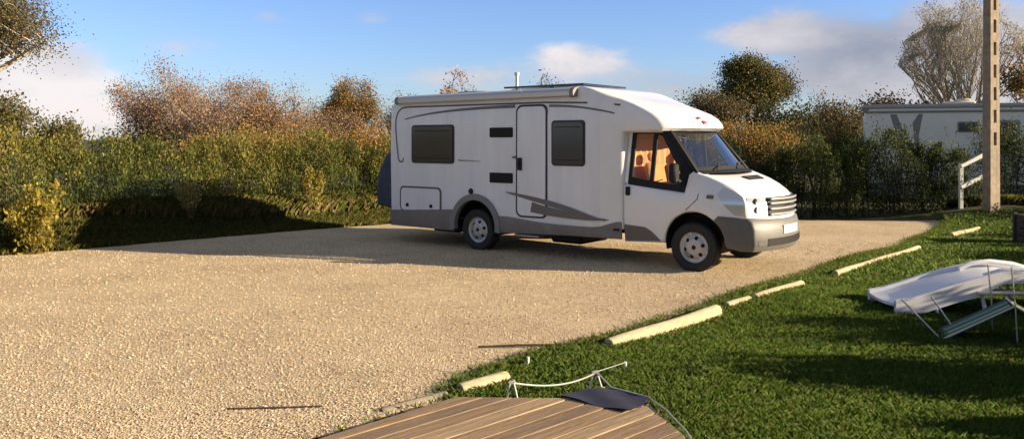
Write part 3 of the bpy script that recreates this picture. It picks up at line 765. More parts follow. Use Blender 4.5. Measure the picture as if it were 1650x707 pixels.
hedge('hedge', [(2.5,20.2),(7,19.8),(10.7,19.8)], rtop, .9, 110000, .056, [DK, G1], 'dark green hedge in shade between the motorhome and the utility pole', 'hedge', stems=50, spires=110)
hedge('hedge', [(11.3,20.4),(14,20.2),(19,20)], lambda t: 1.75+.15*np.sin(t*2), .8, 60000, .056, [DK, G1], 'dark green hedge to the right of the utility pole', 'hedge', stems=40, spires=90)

def shrub(name, x, y, h, r, n, size, pal, label, cat='shrub', group=None, up=.8, col=False):
    root = empty(name, (x, y, tz(x, y)), 0, label, cat, group)
    # several upright stems, leaves clustered along them
    s = MB(); P = []
    ns = max(5, int(r*22))
    for i in range(ns):
        a = rnd.random()*2*PI; rr = r*rnd.random()**.5
        b = Vector((math.cos(a)*rr*.25, math.sin(a)*rr*.25, 0)); t = Vector((math.cos(a)*rr, math.sin(a)*rr, h*(.7+.35*rnd.random())*(1-.25*(rr/r)**2)))
        mid = b.lerp(t, .5)+Vector((rnd.uniform(-.06,.06), rnd.uniform(-.06,.06), h*.06))
        s.tube([b, mid, t], [.012,.008,.003], 4, False)
        k = n//ns; u = rng.random(k)**.7; q = np.array([[*(b.lerp(mid, 2*w) if w < .5 else mid.lerp(t, 2*w-1))] for w in u]); P.append(q+rng.normal(size=(k, 3))*r*.16)
    s.build('stem', bark, root); P = np.concatenate(P); P[:, 2] = np.abs(P[:, 2])
    V, T = leaves(P, size, pal, rng, up); npmesh('foliage', V, 4, foliage, root, T)
    return root
YL = [(.30,.24,.035),(.38,.28,.04),(.22,.20,.03),(.42,.34,.06),(.16,.16,.03)]
YP = [(.36,.29,.10),(.28,.24,.07),(.22,.20,.05),(.40,.34,.14)]
x, y, _ = at(58, 0, 13.5); shrub('shrub', x, y, 1.22, .46, 2200, .075, YL, 'wide bright yellow leaved shrub in front of the hedge near the left edge')
x, y, _ = at(303, 0, 16.2); shrub('shrub', x, y, .98, .24, 950, .065, YP, 'slim pale yellow shrub in the middle of the hedge foot beside the big shadow')
x, y, _ = at(503, 0, 18.2); shrub('shrub', x, y, 1.2, .26, 800, .065, YL, 'slim yellow shrub at the hedge foot nearest the rear of the motorhome')

def tree(name, x, y, h, r, pal, label, seed, base=.25, nleaf=7000, size=.11, bm=bark, trunk=.11, cz=.62, shape=1., levels=4, spread=.55, ntr=1, z0=None, lf=.18, ups=.35, cat='tree', group=None, rx=None):
    """branching limbs; crown leaves hang on the twig ends"""
    r_ = random.Random(seed); g = np.random.default_rng(seed); s = MB(); tips = []
    z0 = 0 if z0 is None else z0; rx = rx or r
    def fit(p):                            # pull a point into the crown's uneven ellipsoid
        c = Vector((0, 0, h*cz)); q = p-c; a = math.atan2(q.y, q.x)
        k = 1+.16*math.sin(3*a+seed)+.12*math.sin(5*a+q.z*2)+.08*math.sin(q.z*4+seed)
        if shape < 1: k *= 1.12-(1-shape)*max(-.3, min(1, q.z/(h*(1-cz))))*1.2
        e = math.sqrt((q.x/(rx*k))**2+(q.y/(r*k))**2+(q.z/(h*(1-cz)*k))**2)
        return p if e <= 1 else c+q/e
    def grow(p, d, L, rad, lv):
        pts = [p]; rs = [rad]; n = 3
        for i in range(n):
            d = (d+Vector((r_.gauss(0,.13), r_.gauss(0,.13), r_.gauss(0,.08)+.05*ups*4*.3))).normalized(); q = fit(p+d*L/n); p = q; pts.append(p); rs.append(rad*(1-.45*(i+1)/n))
            if lv >= levels-1: tips.append(p)
        s.tube(pts, rs, 6 if lv < 2 else 4 if lv < 3 else 3, False)
        if lv >= levels: return
        for k in range(r_.choice((3,4)) if lv else 5):
            t = r_.uniform(.35, 1.); i = min(n-1, int(t*n)); b = pts[i].lerp(pts[i+1], t*n-i)
            a = r_.random()*2*PI; nd = (d*(1-spread)+Vector((math.cos(a), math.sin(a), ups))*spread*1.1).normalized()
            grow(b, nd, L*r_.uniform(.55,.8), rs[i]*.55, lv+1)
        grow(p, d, L*.7, rs[-1]*.85, lv+1)
    for k in range(ntr):
        a = r_.random()*6.28; o_ = Vector((math.cos(a), math.sin(a), 0))*(.12*r if ntr > 1 else 0)
        dd = (Vector((o_.x*1.6/r, o_.y*1.6/r, 1))+Vector((r_.gauss(0,.04), r_.gauss(0,.04), 0))).normalized()
        grow(o_, dd, h*.42, trunk, 0)
    root = empty(name, (x, y, z0), 0, label, cat, group)
    s.build('trunk', bm, root, angle=60)
    if nleaf:
        tp = np.array([[*t] for t in tips]); c = np.array([0, 0, h*cz])
        q = (tp-c)/np.array([rx, r, h*(1-cz)]); e = np.linalg.norm(q, axis=1); pr = .15+e**1.5; pr /= pr.sum()
        sel = g.choice(len(tp), nleaf, p=pr); P = tp[sel]+g.normal(size=(nleaf, 3))*lf*np.array([1,1,.8])
        P[:, 2] = np.maximum(P[:, 2], .3)
        V, T = leaves(P, size, pal, g, .2, .6); npmesh('crown', V, 4, foliage, root, T)
    return root
PK = [(.33,.20,.14),(.40,.26,.18),(.26,.18,.13),(.32,.25,.16),(.48,.28,.17),(.22,.18,.12)]
RU = [(.52,.25,.06),(.40,.19,.055),(.58,.33,.08),(.22,.13,.05),(.17,.15,.05)]
OL = [(.16,.14,.04),(.12,.12,.03),(.20,.16,.05),(.09,.10,.03)]
BR = [(.18,.12,.065),(.24,.16,.08),(.12,.09,.05),(.19,.15,.07)]
DG = [(.05,.055,.018),(.035,.045,.014),(.07,.065,.02),(.09,.07,.025)]
MIX = [(.085,.10,.028),(.14,.13,.035),(.28,.17,.05),(.06,.075,.022),(.07,.09,.035)]
def T(px, top, hwpx, Y, pal, label, seed, **k):
    X = (px-825)/FPX*Y; h = CAMH+(225-top)/FPX*Y; r = hwpx/FPX*Y
    return tree(k.pop('name', 'tree'), X, Y, h, r, pal, label, seed, **k)
T(325, 100, 112, 27, PK, 'wide twiggy tree with pinkish brown autumn leaves behind the hedge, left of centre', 11, nleaf=42000, size=.056, cz=.54, spread=.66, trunk=.10, ntr=3, bm=bark_pale, lf=.2)
T(450, 143, 75, 27, PK+RU, 'low brown and pink bush between the wide pink tree and the pointed orange tree', 12, nleaf=17000, size=.056, cz=.55, ntr=3, lf=.2)
T(568, 86, 42, 30, RU+OL, 'tall pointed orange and brown autumn tree behind the hedge', 13, nleaf=22000, size=.062, cz=.42, spread=.5, lf=.16, shape=.5, ntr=2)
T(522, 160, 45, 29, BR+PK, 'small brown tree at the left foot of the pointed orange tree', 14, nleaf=11000, size=.06, cz=.55, ntr=2)
T(632, 138, 36, 31, BR, 'thin brown tree just left of the motorhome roof corner', 15, nleaf=7000, size=.055, cz=.55, ntr=2)
T(18, 160, 48, 24, OL, 'olive brown bushy tree behind the hedge at the left edge', 16, nleaf=6500, size=.09, cz=.55, ntr=2)
T(90, 165, 28, 23, OL, 'small pointed olive tree rising over the hedge below the white cloud', 17, nleaf=3800, size=.08, cz=.45, spread=.4, shape=.6)
T(205, 188, 50, 25, BR+DG, 'dark brown low tree behind the hedge at the left foot of the pink tree', 18, nleaf=4500, size=.09, cz=.52, ntr=2)
T(742, 118, 32, 38, RU, 'small orange tree top showing over the motorhome awning', 19, nleaf=1600, size=.12, cz=.6)
T(885, 121, 26, 38, BR, 'grey twiggy tree top showing over the motorhome solar panel', 20, nleaf=500, size=.10, cz=.6)
T(1215, 103, 56, 44, MIX, 'round crowned dark green oak with orange patches standing above the rest', 21, nleaf=32000, size=.10, cz=.66, lf=.32, trunk=.2)
T(1135, 148, 62, 40, DG+BR, 'dark brown green tree at the left foot of the round oak, behind the motorhome nose', 22, nleaf=17000, size=.10, cz=.55, lf=.28, ntr=2)
T(1265, 172, 60, 40, DG, 'dark green low tree at the right foot of the round oak', 23, nleaf=9000, size=.12, cz=.5, lf=.28, ntr=2)
T(1340, 164, 62, 42, DG+BR, 'dark low tree midway between the round oak and the caravan', 24, nleaf=14000, size=.10, cz=.5, lf=.28, ntr=2)
T(1432, 147, 48, 44, BR+RU, 'reddish brown tree showing over the left end of the caravan roof', 25, nleaf=4000, size=.15, cz=.55, lf=.25)
T(1508, 158, 45, 46, DG, 'dark green bush showing over the middle of the caravan roof', 29, nleaf=3500, size=.16, cz=.5, lf=.25, ntr=2)
T(1570, -14, 92, 44, [(.42,.37,.25),(.52,.46,.32),(.32,.28,.18)], 'large almost bare pale tree with many upright limbs behind the caravan', 26, nleaf=5000, size=.10, cz=.58, bm=bark_pale, spread=.50, ntr=6, trunk=.15, levels=4, ups=.8, lf=.15)
T(1662, 66, 50, 42, MIX+RU, 'green and orange tree at the right edge beyond the utility pole', 27, nleaf=5500, size=.15, cz=.55, lf=.28)
# near tree whose branches reach in at the top left
tree('tree', -11.0, 16.3, 4.6, 1.75, [(.13,.12,.05),(.17,.14,.07),(.10,.10,.045),(.22,.15,.08)], 'tall tree whose drooping grey green branches reach in at the top left corner', 28, nleaf=34000, size=.05, cz=.72, lf=.3, spread=.62, bm=bark_pale, trunk=.16)
# bushes in the second row
for i, (px, top, hw, Y, pal, lab) in enumerate([
    (345,205,50,23.0,OR,'orange brown bush directly under the wide pink tree'),
    (430,200,55,23.5,OR,'golden brown bush behind the hedge, left of the pointed orange tree'),
    (520,212,40,23.5,OR,'brown bush behind the hedge under the pointed orange tree'),
    (603,196,38,24.0,RU,'rusty orange bush beside the rear of the motorhome'),
    (1182,183,42,26,RU+OR,'rusty orange bush just right of the motorhome nose'),
    (1245,190,46,26,G2+RU,'green and orange bush below the round oak'),
    (1320,190,58,27,RU+OR+DG,'wide russet bush between the round oak and the caravan'),
    (1375,215,30,26,DG+G1,'small dark bush against the left end of the caravan')]):
    X = (px-825)/FPX*Y; h = CAMH+(225-top)/FPX*Y
    tree('bush', X, Y, h, hw/FPX*Y, pal, lab, 40+i, nleaf=11000, size=.06, cz=.5, ntr=3, lf=.18, trunk=.05, levels=3, cat='bush')
# shrubs added out of view on the right to cast shade streaks on the lawn
for i, (x, y, h, r) in enumerate([(5.3,4.6,.62,.5),(5.9,5.9,.95,.55),(7.0,7.3,1.05,.6),(7.9,8.0,.95,.5),(9.6,9.3,.9,.6),(8.3,6.2,1.0,.6),(10.6,12.4,.8,.6),(11.6,13.8,.85,.6),(13.2,15.4,1.0,.7),(14.0,17.7,.95,.9),(15.5,18.0,1.0,.9),(9.6,7.2,.95,.7)]):
    shrub('shrub', x, y, h*1.3, r*1.1, 6000, .075, G1+DK, 'low green garden shrub beyond the right edge of the lawn', 'shrub', 'shrubs beyond the right side of the lawn')  # added out of view, only to shade the lawn
# ================================================================== CARAVAN BEHIND THE HEDGE
cx, cy, _ = at(1393, 0, 25.5)
cv = empty('static_caravan', (cx, cy, 0), R(-22), 'long cream grey caravan with slanting grey stripes standing behind the right hedge', 'caravan')
cvw = mat('caravan_panel', (.76,.74,.65), .5, var=.06, vscale=1.5); cvt = mat('caravan_trim', (.22,.215,.20), .5)
s = MB(); slab(s, [(0.02,.5),(9,.5),(9,2.86),(.18,2.86),(.0,2.6)], lambda x, z: 1.25, r=.07, k=3, ny=2, d=.4, grid=.6); s.v = [(x, y+1.25, z) for x, y, z in s.v]; weld(s.build('wall', cvw, cv))
s = MB(); s.rbox(-.06,9.05,-.06,2.56,2.80,2.92,.03); s.build('roof', mat('caravan_roof', (.38,.37,.33), .5), cv)
s = MB(); s.rbox(-.02,9.0,-.03,-.004,2.66,2.72,.006); s.build('gutter_rail', cvt, cv)
for pts in ([(.72,2.62),(.90,2.62),(1.30,1.55),(1.22,1.2),(1.08,1.2)], [(1.34,2.35),(1.50,2.62),(1.62,2.62),(1.5,1.95),(1.58,1.3),(1.44,1.3)]) :
    s = MB(); panel(s, pts if area(pts) > 0 else pts[::-1], lambda x, z: -.006, .005); s.build('stripe', cvt, cv)
s = MB(); panel(s, [(.45,2.0),(.52,2.02),(1.30,1.25),(1.22,1.2)], lambda x, z: -.008, .005); s.build('stripe', cvt, cv)
for (x0, x1, z0, z1) in ((2.58,3.05,2.10,2.34),(5.4,6.6,1.5,2.2)):
    s = MB(); panel(s, rrect(x0, x1, z0, z1, .03), lambda x, z: -.018, .02); w = s.build('window', tinted, cv)
    s = MB(); panel(s, rrect(x0-.04, x1+.04, z0-.04, z1+.04, .05), lambda x, z: -.012, .012, [rrect(x0, x1, z0, z1, .03)]); s.build('window_frame', cvt, w)
s = MB(); panel(s, rrect(3.50,4.15,.65,2.42,.04), lambda x, z: -.022, .022); dr = s.build('door', mat('caravan_door', (.30,.30,.32), .5), cv)
s = MB(); panel(s, rrect(3.58,4.07,1.45,2.36,.03), lambda x, z: -.03, .012); s.build('pane', tinted, dr)
s = MB(); s.rbox(2.25,3.1,.6,1.2,2.92,3.02,.03); s.rbox(2.6,3.0,.7,1.1,3.02,3.09,.03); s.build('roof_vent', mat('vent_cream', (.6,.58,.5), .5), cv)
s = MB(); s.box(.1,8.9,.04,2.4,.05,.5); s.build('skirting', cvt, cv)

# ================================================================== UTILITY POLE (ladder type concrete)
px_, py_ = at(1597, 0, 18.4)[:2]
conc = mat('pole_concrete', (.25,.20,.145), .85, var=.3, vscale=7, bump=.4, bscale=70)
pl = empty('utility_pole', (px_, py_, 0), R(26), 'tall concrete utility pole pierced by rectangular slots', 'pole')
s = MB(); H = 8.5; tp = lambda z: 1-.025*z
def tbox(x0, x1, y0, y1, z0, z1):
    s.add([(x*tp(z), y*tp(z), z) for x in (x0, x1) for y in (y0, y1) for z in (z0, z1)], [(0,1,3,2),(4,6,7,5),(0,4,5,1),(2,3,7,6),(0,2,6,4),(1,5,7,3)])
zs = [i*.5 for i in range(18)]
for (a, b) in ((-.165,-.055),(.055,.165)): tbox(a, b, -.10, .10, 0, H)
tbox(-.0555,.0555,-.098,.098,0,1.72)
for k in range(14): z = 1.72+k*.5+.29; tbox(-.0555,.0555,-.098,.098,z,z+.21)
s.build('shaft', conc, pl, smooth=False)
# white handrail beside the pole
wp = mat('white_wood_paint', (.72,.72,.66), .6, var=.08, vscale=8)
x0, y0, _ = at(1548, 0, 18.9); hr = empty('handrail', (x0, y0, tz(x0, y0)), 0, 'white two rail handrail rising beside the base of the utility pole', 'handrail')
s = MB(); s.rbox(-.04,.04,-.04,.04,-.3,1.06-tz(x0,y0)+.25,.008); s.build('post', wp, hr)
s = MB(); s.rbox(.66,.74,.06,.14,-.3,1.45,.008); s.build('post', wp, hr)
for z in (1.24, .76):
    s = MB(); M = Matrix.Translation((-.02,-.055,z-tz(x0,y0))) @ Matrix.Rotation(R(7), 4, 'Z') @ Matrix.Rotation(R(-25), 4, 'Y'); s.rbox(0,.86,-.018,.018,-.045,.045,.006,M); s.build('rail', wp, hr)

# ================================================================== TIMBER EDGING, DECK
logm = mat('cut_timber', (.47,.385,.235), .8, var=.32, vscale=10, bump=.4, bscale=60, stretch=(1,6,6))
logend = mat('grey_timber', (.20,.17,.13), .8, var=.2, vscale=10, bump=.4, bscale=60)
def log(a, b, r, label, m=logm, z=0., group='timber edging pieces between gravel and lawn'):
    a = Vector((*a, 0)); b = Vector((*b, 0)); L = (b-a).length; s = MB(); n = 8
    rr = random.Random(int(L*1000)); prof = [(-r, -.02),(-r*.98, r*.75),(-r*.6, r*1.25),(0, r*1.42),(r*.6, r*1.25),(r*.98, r*.75),(r, -.02)]
    xs_ = [0, .012]+[L*i/n for i in range(1, n)]+[L-.012, L]; vs = []
    for i, x in enumerate(xs_):
        k = .93 if i in (0, len(xs_)-1) else 1; dy = .004*math.sin(x*3+L); dz = .004*math.sin(x*4)
        vs += [(x, y*k+dy, max(zq, -.02)*k+dz) for y, zq in prof]
    m_ = len(prof); fs = [(i*m_+j, i*m_+(j+1) % m_, (i+1)*m_+(j+1) % m_, (i+1)*m_+j) for i in range(len(xs_)-1) for j in range(m_)]
    fs += [tuple(range(m_)), tuple(range((len(xs_)-1)*m_, len(xs_)*m_))]
    s.add(vs, fs); o = s.build('timber_edging', m, None, angle=50); o.location = (a.x, a.y, z); o.rotation_euler = (0, rr.uniform(-.012,.012), math.atan2(b.y-a.y, b.x-a.x))
    tag(o, label, 'timber edging', group)
log((.86,7.34),(2.17,8.72), .062, 'thick pale half round timber, the longest one beside the gravel in front of the motorhome')
log((2.36,9.08),(2.72,9.45), .048, 'short pale timber stub between the two long edging timbers')
log((2.81,9.55),(3.66,10.45), .05, 'pale edging timber just right of the short stub')
log((4.42,11.3),(6.85,13.9), .045, 'long thin edging timber behind the tip of the white lounger')
log((8.35,15.7),(9.55,16.9), .06, 'farthest edging timber, near the foot of the utility pole')
log((-.38,6.03),(-.04,6.33), .052, 'short pale edging timber end behind the far left corner of the deck')
log((-.88,5.57),(-.47,5.93), .03, 'weathered grey edging timber along the left side of the deck', logend)
def stick(pts, r, label):  # thin dark tubes laid along two dark lines on the gravel
    s = MB(); s.tube(pts, [r*.6]+[r]*(len(pts)-2)+[r*.7], 6); tag(s.build('stick', mat('dark_brown', (.05,.035,.025), .9)), label, 'stick', 'thin sticks lying on the gravel')
stick([(.82,7.38,.03),(.45,7.35,.025),(.05,7.33,.027),(-.30,7.30,.022)], .011, 'long thin dark stick on the gravel at the near end of the longest edging timber')
stick([(-1.30,5.66,.026),(-1.62,5.63,.024),(-1.94,5.62,.022)], .008, 'short thin dark stick on the gravel left of the deck')

wood = mat('deck_board_wood', (.27,.18,.098), .75, var=.42, vscale=7, bump=.35, bscale=30, stretch=(.35,5,5))
wood2 = mat('deck_board_wood_dark', (.205,.14,.082), .75, var=.42, vscale=6, bump=.35, bscale=30, stretch=(.35,5,5))
wood3 = mat('deck_board_wood_pale', (.33,.235,.13), .75, var=.4, vscale=6, bump=.35, bscale=30, stretch=(.35,5,5))
dk = empty('deck', (-.2,4.9,0), 0, 'low wooden deck of brown diagonal boards in the foreground', 'deck')
ang = math.atan2(1, 1.034); D = Vector((math.cos(ang), math.sin(ang))); N = Vector((-D.y, D.x))
outl = [(-2.6,3.3),(-.42,5.595),(-.36,5.63),(.36,5.60),(.65,5.86),(.90,5.53),(1.02,4.9),(1.0,3.0)]
def clip(lo, hi):                        # part of the deck outline between two lines along N
    P = [Vector(p) for p in outl]
    for (lim, sg) in ((lo, 1), (hi, -1)):
        out = []
        for i in range(len(P)):
            a, b = P[i-1], P[i]; da = (a.dot(N)-lim)*sg; db = (b.dot(N)-lim)*sg
            if (da > 0) != (db > 0): out.append(a.lerp(b, da/(da-db)))
            if db > 0: out.append(b)
        P = out
        if len(P) < 3: return None
    return P
lo = min(Vector(p).dot(N) for p in outl); hi = max(Vector(p).dot(N) for p in outl); bwid = .145; k = 0
u = hi
while u > lo:
    P = clip(u-bwid+.012, u-.001 if k == 0 else u)
    if P and len(P) >= 3:
        q = [(p.x+.2, p.y-4.9) for p in P]; 
        if area(q) < 0: q = q[::-1]
        # local frame along the board so that the grain follows it
        loc = [((x*D.x+y*D.y), (x*N.x+y*N.y)) for x, y in q]
        if area(loc) > .002:
            s = MB(); zt = .100+rnd.uniform(-.002,.002)
            inn = inset(loc, .004); n = len(loc)
            s.add([(x, y, zt) for x, y in inn]+[(x, y, zt-.004) for x, y in loc]+[(x, y, zt-.028) for x, y in loc],
                  [tuple(range(n))]+[(i, (i+1) % n, n+(i+1) % n, n+i) for i in range(n)]+[(n+i, n+(i+1) % n, 2*n+(i+1) % n, 2*n+i) for i in range(n)]+[tuple(range(2*n, 3*n))[::-1]])
            o = s.build('board', (wood, wood2, wood, wood3)[k % 4], dk, smooth=False); o.rotation_euler = (0, 0, ang)
    u -= bwid; k += 1
s = MB(); q = inset(outl if area(outl) > 0 else outl[::-1], .03); n = len(q)
s.add([(x+.2, y-4.9, z) for z in (0,.07) for x, y in q], [(i, (i+1) % n, n+(i+1) % n, n+i) for i in range(n)]+[tuple(range(n, 2*n))]); s.build('frame', mat('deck_frame', (.05,.038,.028), .9), dk, smooth=False)
# thin dark blue patch laid over the far corner
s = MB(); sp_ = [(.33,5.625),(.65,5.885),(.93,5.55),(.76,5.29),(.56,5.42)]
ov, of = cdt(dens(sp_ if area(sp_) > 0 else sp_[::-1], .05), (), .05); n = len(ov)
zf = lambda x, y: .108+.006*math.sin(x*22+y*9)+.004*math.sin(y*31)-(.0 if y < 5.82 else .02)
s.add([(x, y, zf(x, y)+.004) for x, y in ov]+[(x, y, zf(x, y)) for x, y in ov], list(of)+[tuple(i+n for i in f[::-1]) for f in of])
tag(s.build('corner_patch', mat('navy_patch', (.018,.021,.045), .8, var=.2, vscale=9)), 'dark blue sheet lying over the far corner of the wooden deck', 'sheet')
# two low white hoops with a slack rope between them
rope = mat('white_rope', (.62,.62,.58), .7); 
def hoop(x, y, w, h, label):
    s = MB(); s.tube([(x-w*.5,y,.0),(x-.012,y+.01,h),(x+.012,y+.01,h),(x+w*.55,y-.05,.0)], .0065, 8); s.tube([(x-.02,y+.01,h),(x+.02,y+.01,h+.012)], .013, 8)
    tag(s.build('stake', rope), label, 'stake', 'white stakes at the far edge of the deck')
hoop(.0,5.72,.10,.165,'white forked stake at the left end of the slack rope'); hoop(.60,5.93,.12,.175,'white forked stake at the dark corner of the deck')
s = MB(); pts = []
for i in range(25): t = i/24; pts.append((.0+.60*t, 5.73+.21*t, .165+.01*t-.28*t*(1-t)*(.6+.3*t)+0))
s.tube(pts, .006, 6); tag(s.build('rope', rope), 'slack white rope sagging between the two white stakes', 'rope')
s = MB(); s.tube([(.61,5.95,.175),(.70,5.80,.11),(.92,5.57,.115),(.99,5.30,.118),(1.05,4.95,.10),(1.09,4.6,.03)], .006, 6); tag(s.build('rope', mat('grey_rope', (.3,.32,.32), .7)), 'grey rope running down the right side of the deck', 'rope')
for (x, y, lab) in ((.13,6.70,'small white peg standing in the grass left of the rope'),(.90,6.55,'small white peg standing in the grass right of the rope')):
    s = MB(); s.tube([(x,y,0),(x,y,.09)], .012, 8); tag(s.build('peg', rope), lab, 'peg', 'small white pegs in the grass')
s = MB(); s.tube([(.60,5.94,.18),(.90,6.55,.085)], .0035, 5); tag(s.build('string', mat('grey_rope', (.3,.32,.32), .7)), 'thin string from the corner stake to the right white peg', 'string')

# ================================================================== LOUNGERS
plw = mat('white_resin', (.68,.69,.72), .4, var=.08, vscale=4)
Y0 = 8.75
lg = empty('sun_lounger', (4.08,Y0,0), 0, 'white plastic sun lounger with a curved shell on the lawn', 'sun lounger')
path = [(-.03,.12),(.12,.145),(.35,.215),(.6,.295),(.85,.36),(1.1,.415),(1.35,.425),(1.7,.37),(2.0,.27),(2.3,.14)]
def ribbon(path, y0, y1, th, n=6, sag=.0):
    s = MB(); vs = []
    for (x, z) in path:
        for j in range(n+1): t = j/n; vs.append((x, y0+(y1-y0)*t, z-sag*math.sin(PI*t)))
    k = n+1; m_ = len(path); fs = [(i*k+j, (i+1)*k+j, (i+1)*k+j+1, i*k+j+1) for i in range(m_-1) for j in range(n)]; N_ = len(vs)
    vs += [(x, y, z-th) for x, y, z in vs]; fs += [tuple(a+N_ for a in f[::-1]) for f in fs]
    fs += [(j, j+1, N_+j+1, N_+j) for j in range(n)]+[((m_-1)*k+j, (m_-1)*k+j+1, N_+(m_-1)*k+j+1, N_+(m_-1)*k+j) for j in range(n)]
    fs += [(i*k, (i+1)*k, N_+(i+1)*k, N_+i*k) for i in range(m_-1)]+[(i*k+n, (i+1)*k+n, N_+(i+1)*k+n, N_+i*k+n) for i in range(m_-1)]
    return s.add(vs, fs)
ribbon(path, -.02, .62, .03, sag=.02).build('shell', plw, lg)
for yy in (-.05, .60):
    s = MB(); pr = []
    for i, (x, z) in enumerate(path):
        t = i/(len(path)-1); dh = .20 if x < .9 else .12; pr.append((x, z, dh))
    o1 = [(x, z+.035) for x, z, d_ in pr]; o2 = [(x, z+.035-d_*(.75 if i in (0, len(pr)-1) else 1)) for i, (x, z, d_) in enumerate(pr)]
    panel(s, o2+o1[::-1] if area(o2+o1[::-1]) > 0 else (o2+o1[::-1])[::-1], lambda x, z: yy, .05); s.build('side_rail', plw, lg)
for (x, z) in ((.38,.12),(.88,.27),(1.5,.30),(2.1,.15)):
    for yy in (-.02, .58):
        s = MB(); s.tube([(x,yy,z),(x+.05,yy,0)], .02, 8); s.build('leg', plw, lg)
# raised armrest / back loop, brightly lit
s = MB(); s.tube([(.95,.05,.40),(1.10,.02,.455),(1.3,-.02,.475),(1.55,-.02,.45),(1.9,-.02,.35),(2.2,0,.22)], .028, 8); s.tube([(.95,.55,.40),(1.10,.55,.46),(1.3,.55,.48),(1.55,.55,.45),(1.9,.55,.35),(2.2,.55,.22)], .028, 8); s.build('armrest', plw, lg)
s = MB(); s.rbox(.82,1.35,-.10,.10,.22,.255,.012); s.build('foot_panel', mat('cream_resin', (.62,.57,.45), .45), lg)

# folded striped lounger in front
def striped(name, base):
    m = bpy.data.materials.new(name); m.use_nodes = True; n = m.node_tree.nodes; l = m.node_tree.links; b = n['Principled BSDF']; b.inputs['Roughness'].default_value = .8
    tc = n.new('ShaderNodeTexCoord'); sp = n.new('ShaderNodeSeparateXYZ'); l.new(tc.outputs['Object'], sp.inputs[0])
    r = n.new('ShaderNodeMapRange'); r.inputs[1].default_value = 0; r.inputs[2].default_value = .43; l.new(sp.outputs[1], r.inputs[0])
    cr = n.new('ShaderNodeValToRGB'); cr.color_ramp.interpolation = 'CONSTANT'; l.new(r.outputs[0], cr.inputs[0]); e = cr.color_ramp.elements
    seqc = [(0,(.75,.72,.08)),(.34,(.03,.06,.05)),(.46,(.70,.70,.35)),(.60,(.75,.72,.08)),(.84,(.03,.06,.05)),(.93,(.70,.70,.12))] if base else [(0,(.10,.26,.12)),(.16,(.02,.05,.03)),(.30,(.22,.36,.16)),(.46,(.03,.05,.05)),(.62,(.10,.20,.16)),(.8,(.03,.05,.05))]
    e[0].position = 0; e[0].color = (*seqc[0][1], 1); e[1].position = seqc[1][0]; e[1].color = (*seqc[1][1], 1)
    for p_, c_ in seqc[2:]: q = e.new(p_); q.color = (*c_, 1)
    l.new(cr.outputs[0], b.inputs['Base Color']); return m
fl = empty('folding_lounger', (3.93,7.55,0), R(-22), 'folding lounger with green and yellow striped cloth and thin metal legs', 'sun lounger')
ribbon([(.0,.03),(.28,.19),(.57,.36)], 0, .42, .006, sag=.01).build('cloth', striped('green_stripes', 0), fl)
ribbon([(.60,.36),(.80,.25),(1.05,.10),(1.15,.03)], 0, .42, .006, sag=.01).build('cloth', striped('yellow_stripes', 1), fl)
mt = mat('tube_metal', (.42,.42,.42), .35, .6)
for yy in (0, .42):
    s = MB(); s.tube([(0,yy,.02),(.58,yy,.37),(1.17,yy,.02)], .011, 8)
    if yy == 0: s.tube([(0,yy,.02),(-.33,yy+.05,.36)], .008, 6); s.build('frame', mt, fl)
s = MB(); s.tube([(.55,-.02,.72),(.58,-.02,.37),(.60,-.02,.0)], .007, 6); s.build('leg', mt, fl)
s = MB(); s.tube([(.44,.5,.66),(.47,.5,.32),(.48,.5,.0)], .007, 6); s.build('leg', mt, fl)
s = MB(); 
for q_ in ([(-.06,.3,.36),(.10,.25,.12)], [(0,0,.02),(0,.42,.02)], [(.58,0,.37),(.58,.42,.37)]):
    s = MB(); s.tube(q_, .008, 6); s.build('strut', mt, fl)
# dark planter at the right edge
x0, y0, _ = at(1638, 0, 14.3)
pt = empty('planter', (x0+.68,y0+.3,0), 0, 'dark brown slatted wooden planter cut by the right edge', 'planter')
s = MB(); 
for i in range(4): s.rbox(-.33,.33,-.30,.30,.02+i*.125,.135+i*.125,.01)
s.build('box', mat('planter_wood', (.045,.033,.028), .8, var=.2, vscale=9), pt)
for sx in (-1,1):
    for sy in (-1,1):
        s = MB(); s.rbox(sx*.34-.03,sx*.34+.03,sy*.31-.03,sy*.31+.03,0,.54,.008); s.build('post', mat('planter_wood', (.045,.033,.028)), pt)
s = MB(); s.box(-.31,.31,-.28,.28,.40,.47); s.build('soil', mat('planter_soil', (.03,.02,.015), .95), pt)

# ================================================================== SKY, SUN, CAMERA
SUN_AZ, SUN_EL = 100.0, 16.5                   # azimuth clockwise from +Y
w = bpy.data.worlds.new('World'); bpy.context.scene.world = w; w.use_nodes = True
n = w.node_tree.nodes; l = w.node_tree.links; bg = n['Background']
sky = n.new('ShaderNodeTexSky'); sky.sky_type = 'NISHITA'; sky.sun_disc = False; sky.sun_elevation = R(SUN_EL); sky.sun_rotation = R(SUN_AZ)
sky.air_density = 1.0; sky.dust_density = .6; sky.ozone_density = 1.5; sky.altitude = 100
def M_(op, a, b=None, c=None):
    q = n.new('ShaderNodeMath'); q.operation = op
    for i, v in enumerate((a, b, c)):
        if v is None: continue
        if isinstance(v, (int, float)): q.inputs[i].default_value = v
        else: l.new(v, q.inputs[i])
    return q.outputs[0]
tc = n.new('ShaderNodeTexCoord'); sx = n.new('ShaderNodeSeparateXYZ'); l.new(tc.outputs['Generated'], sx.inputs[0])
az = M_('ARCTAN2', sx.outputs[0], sx.outputs[1]); el = M_('ARCSINE', sx.outputs[2])
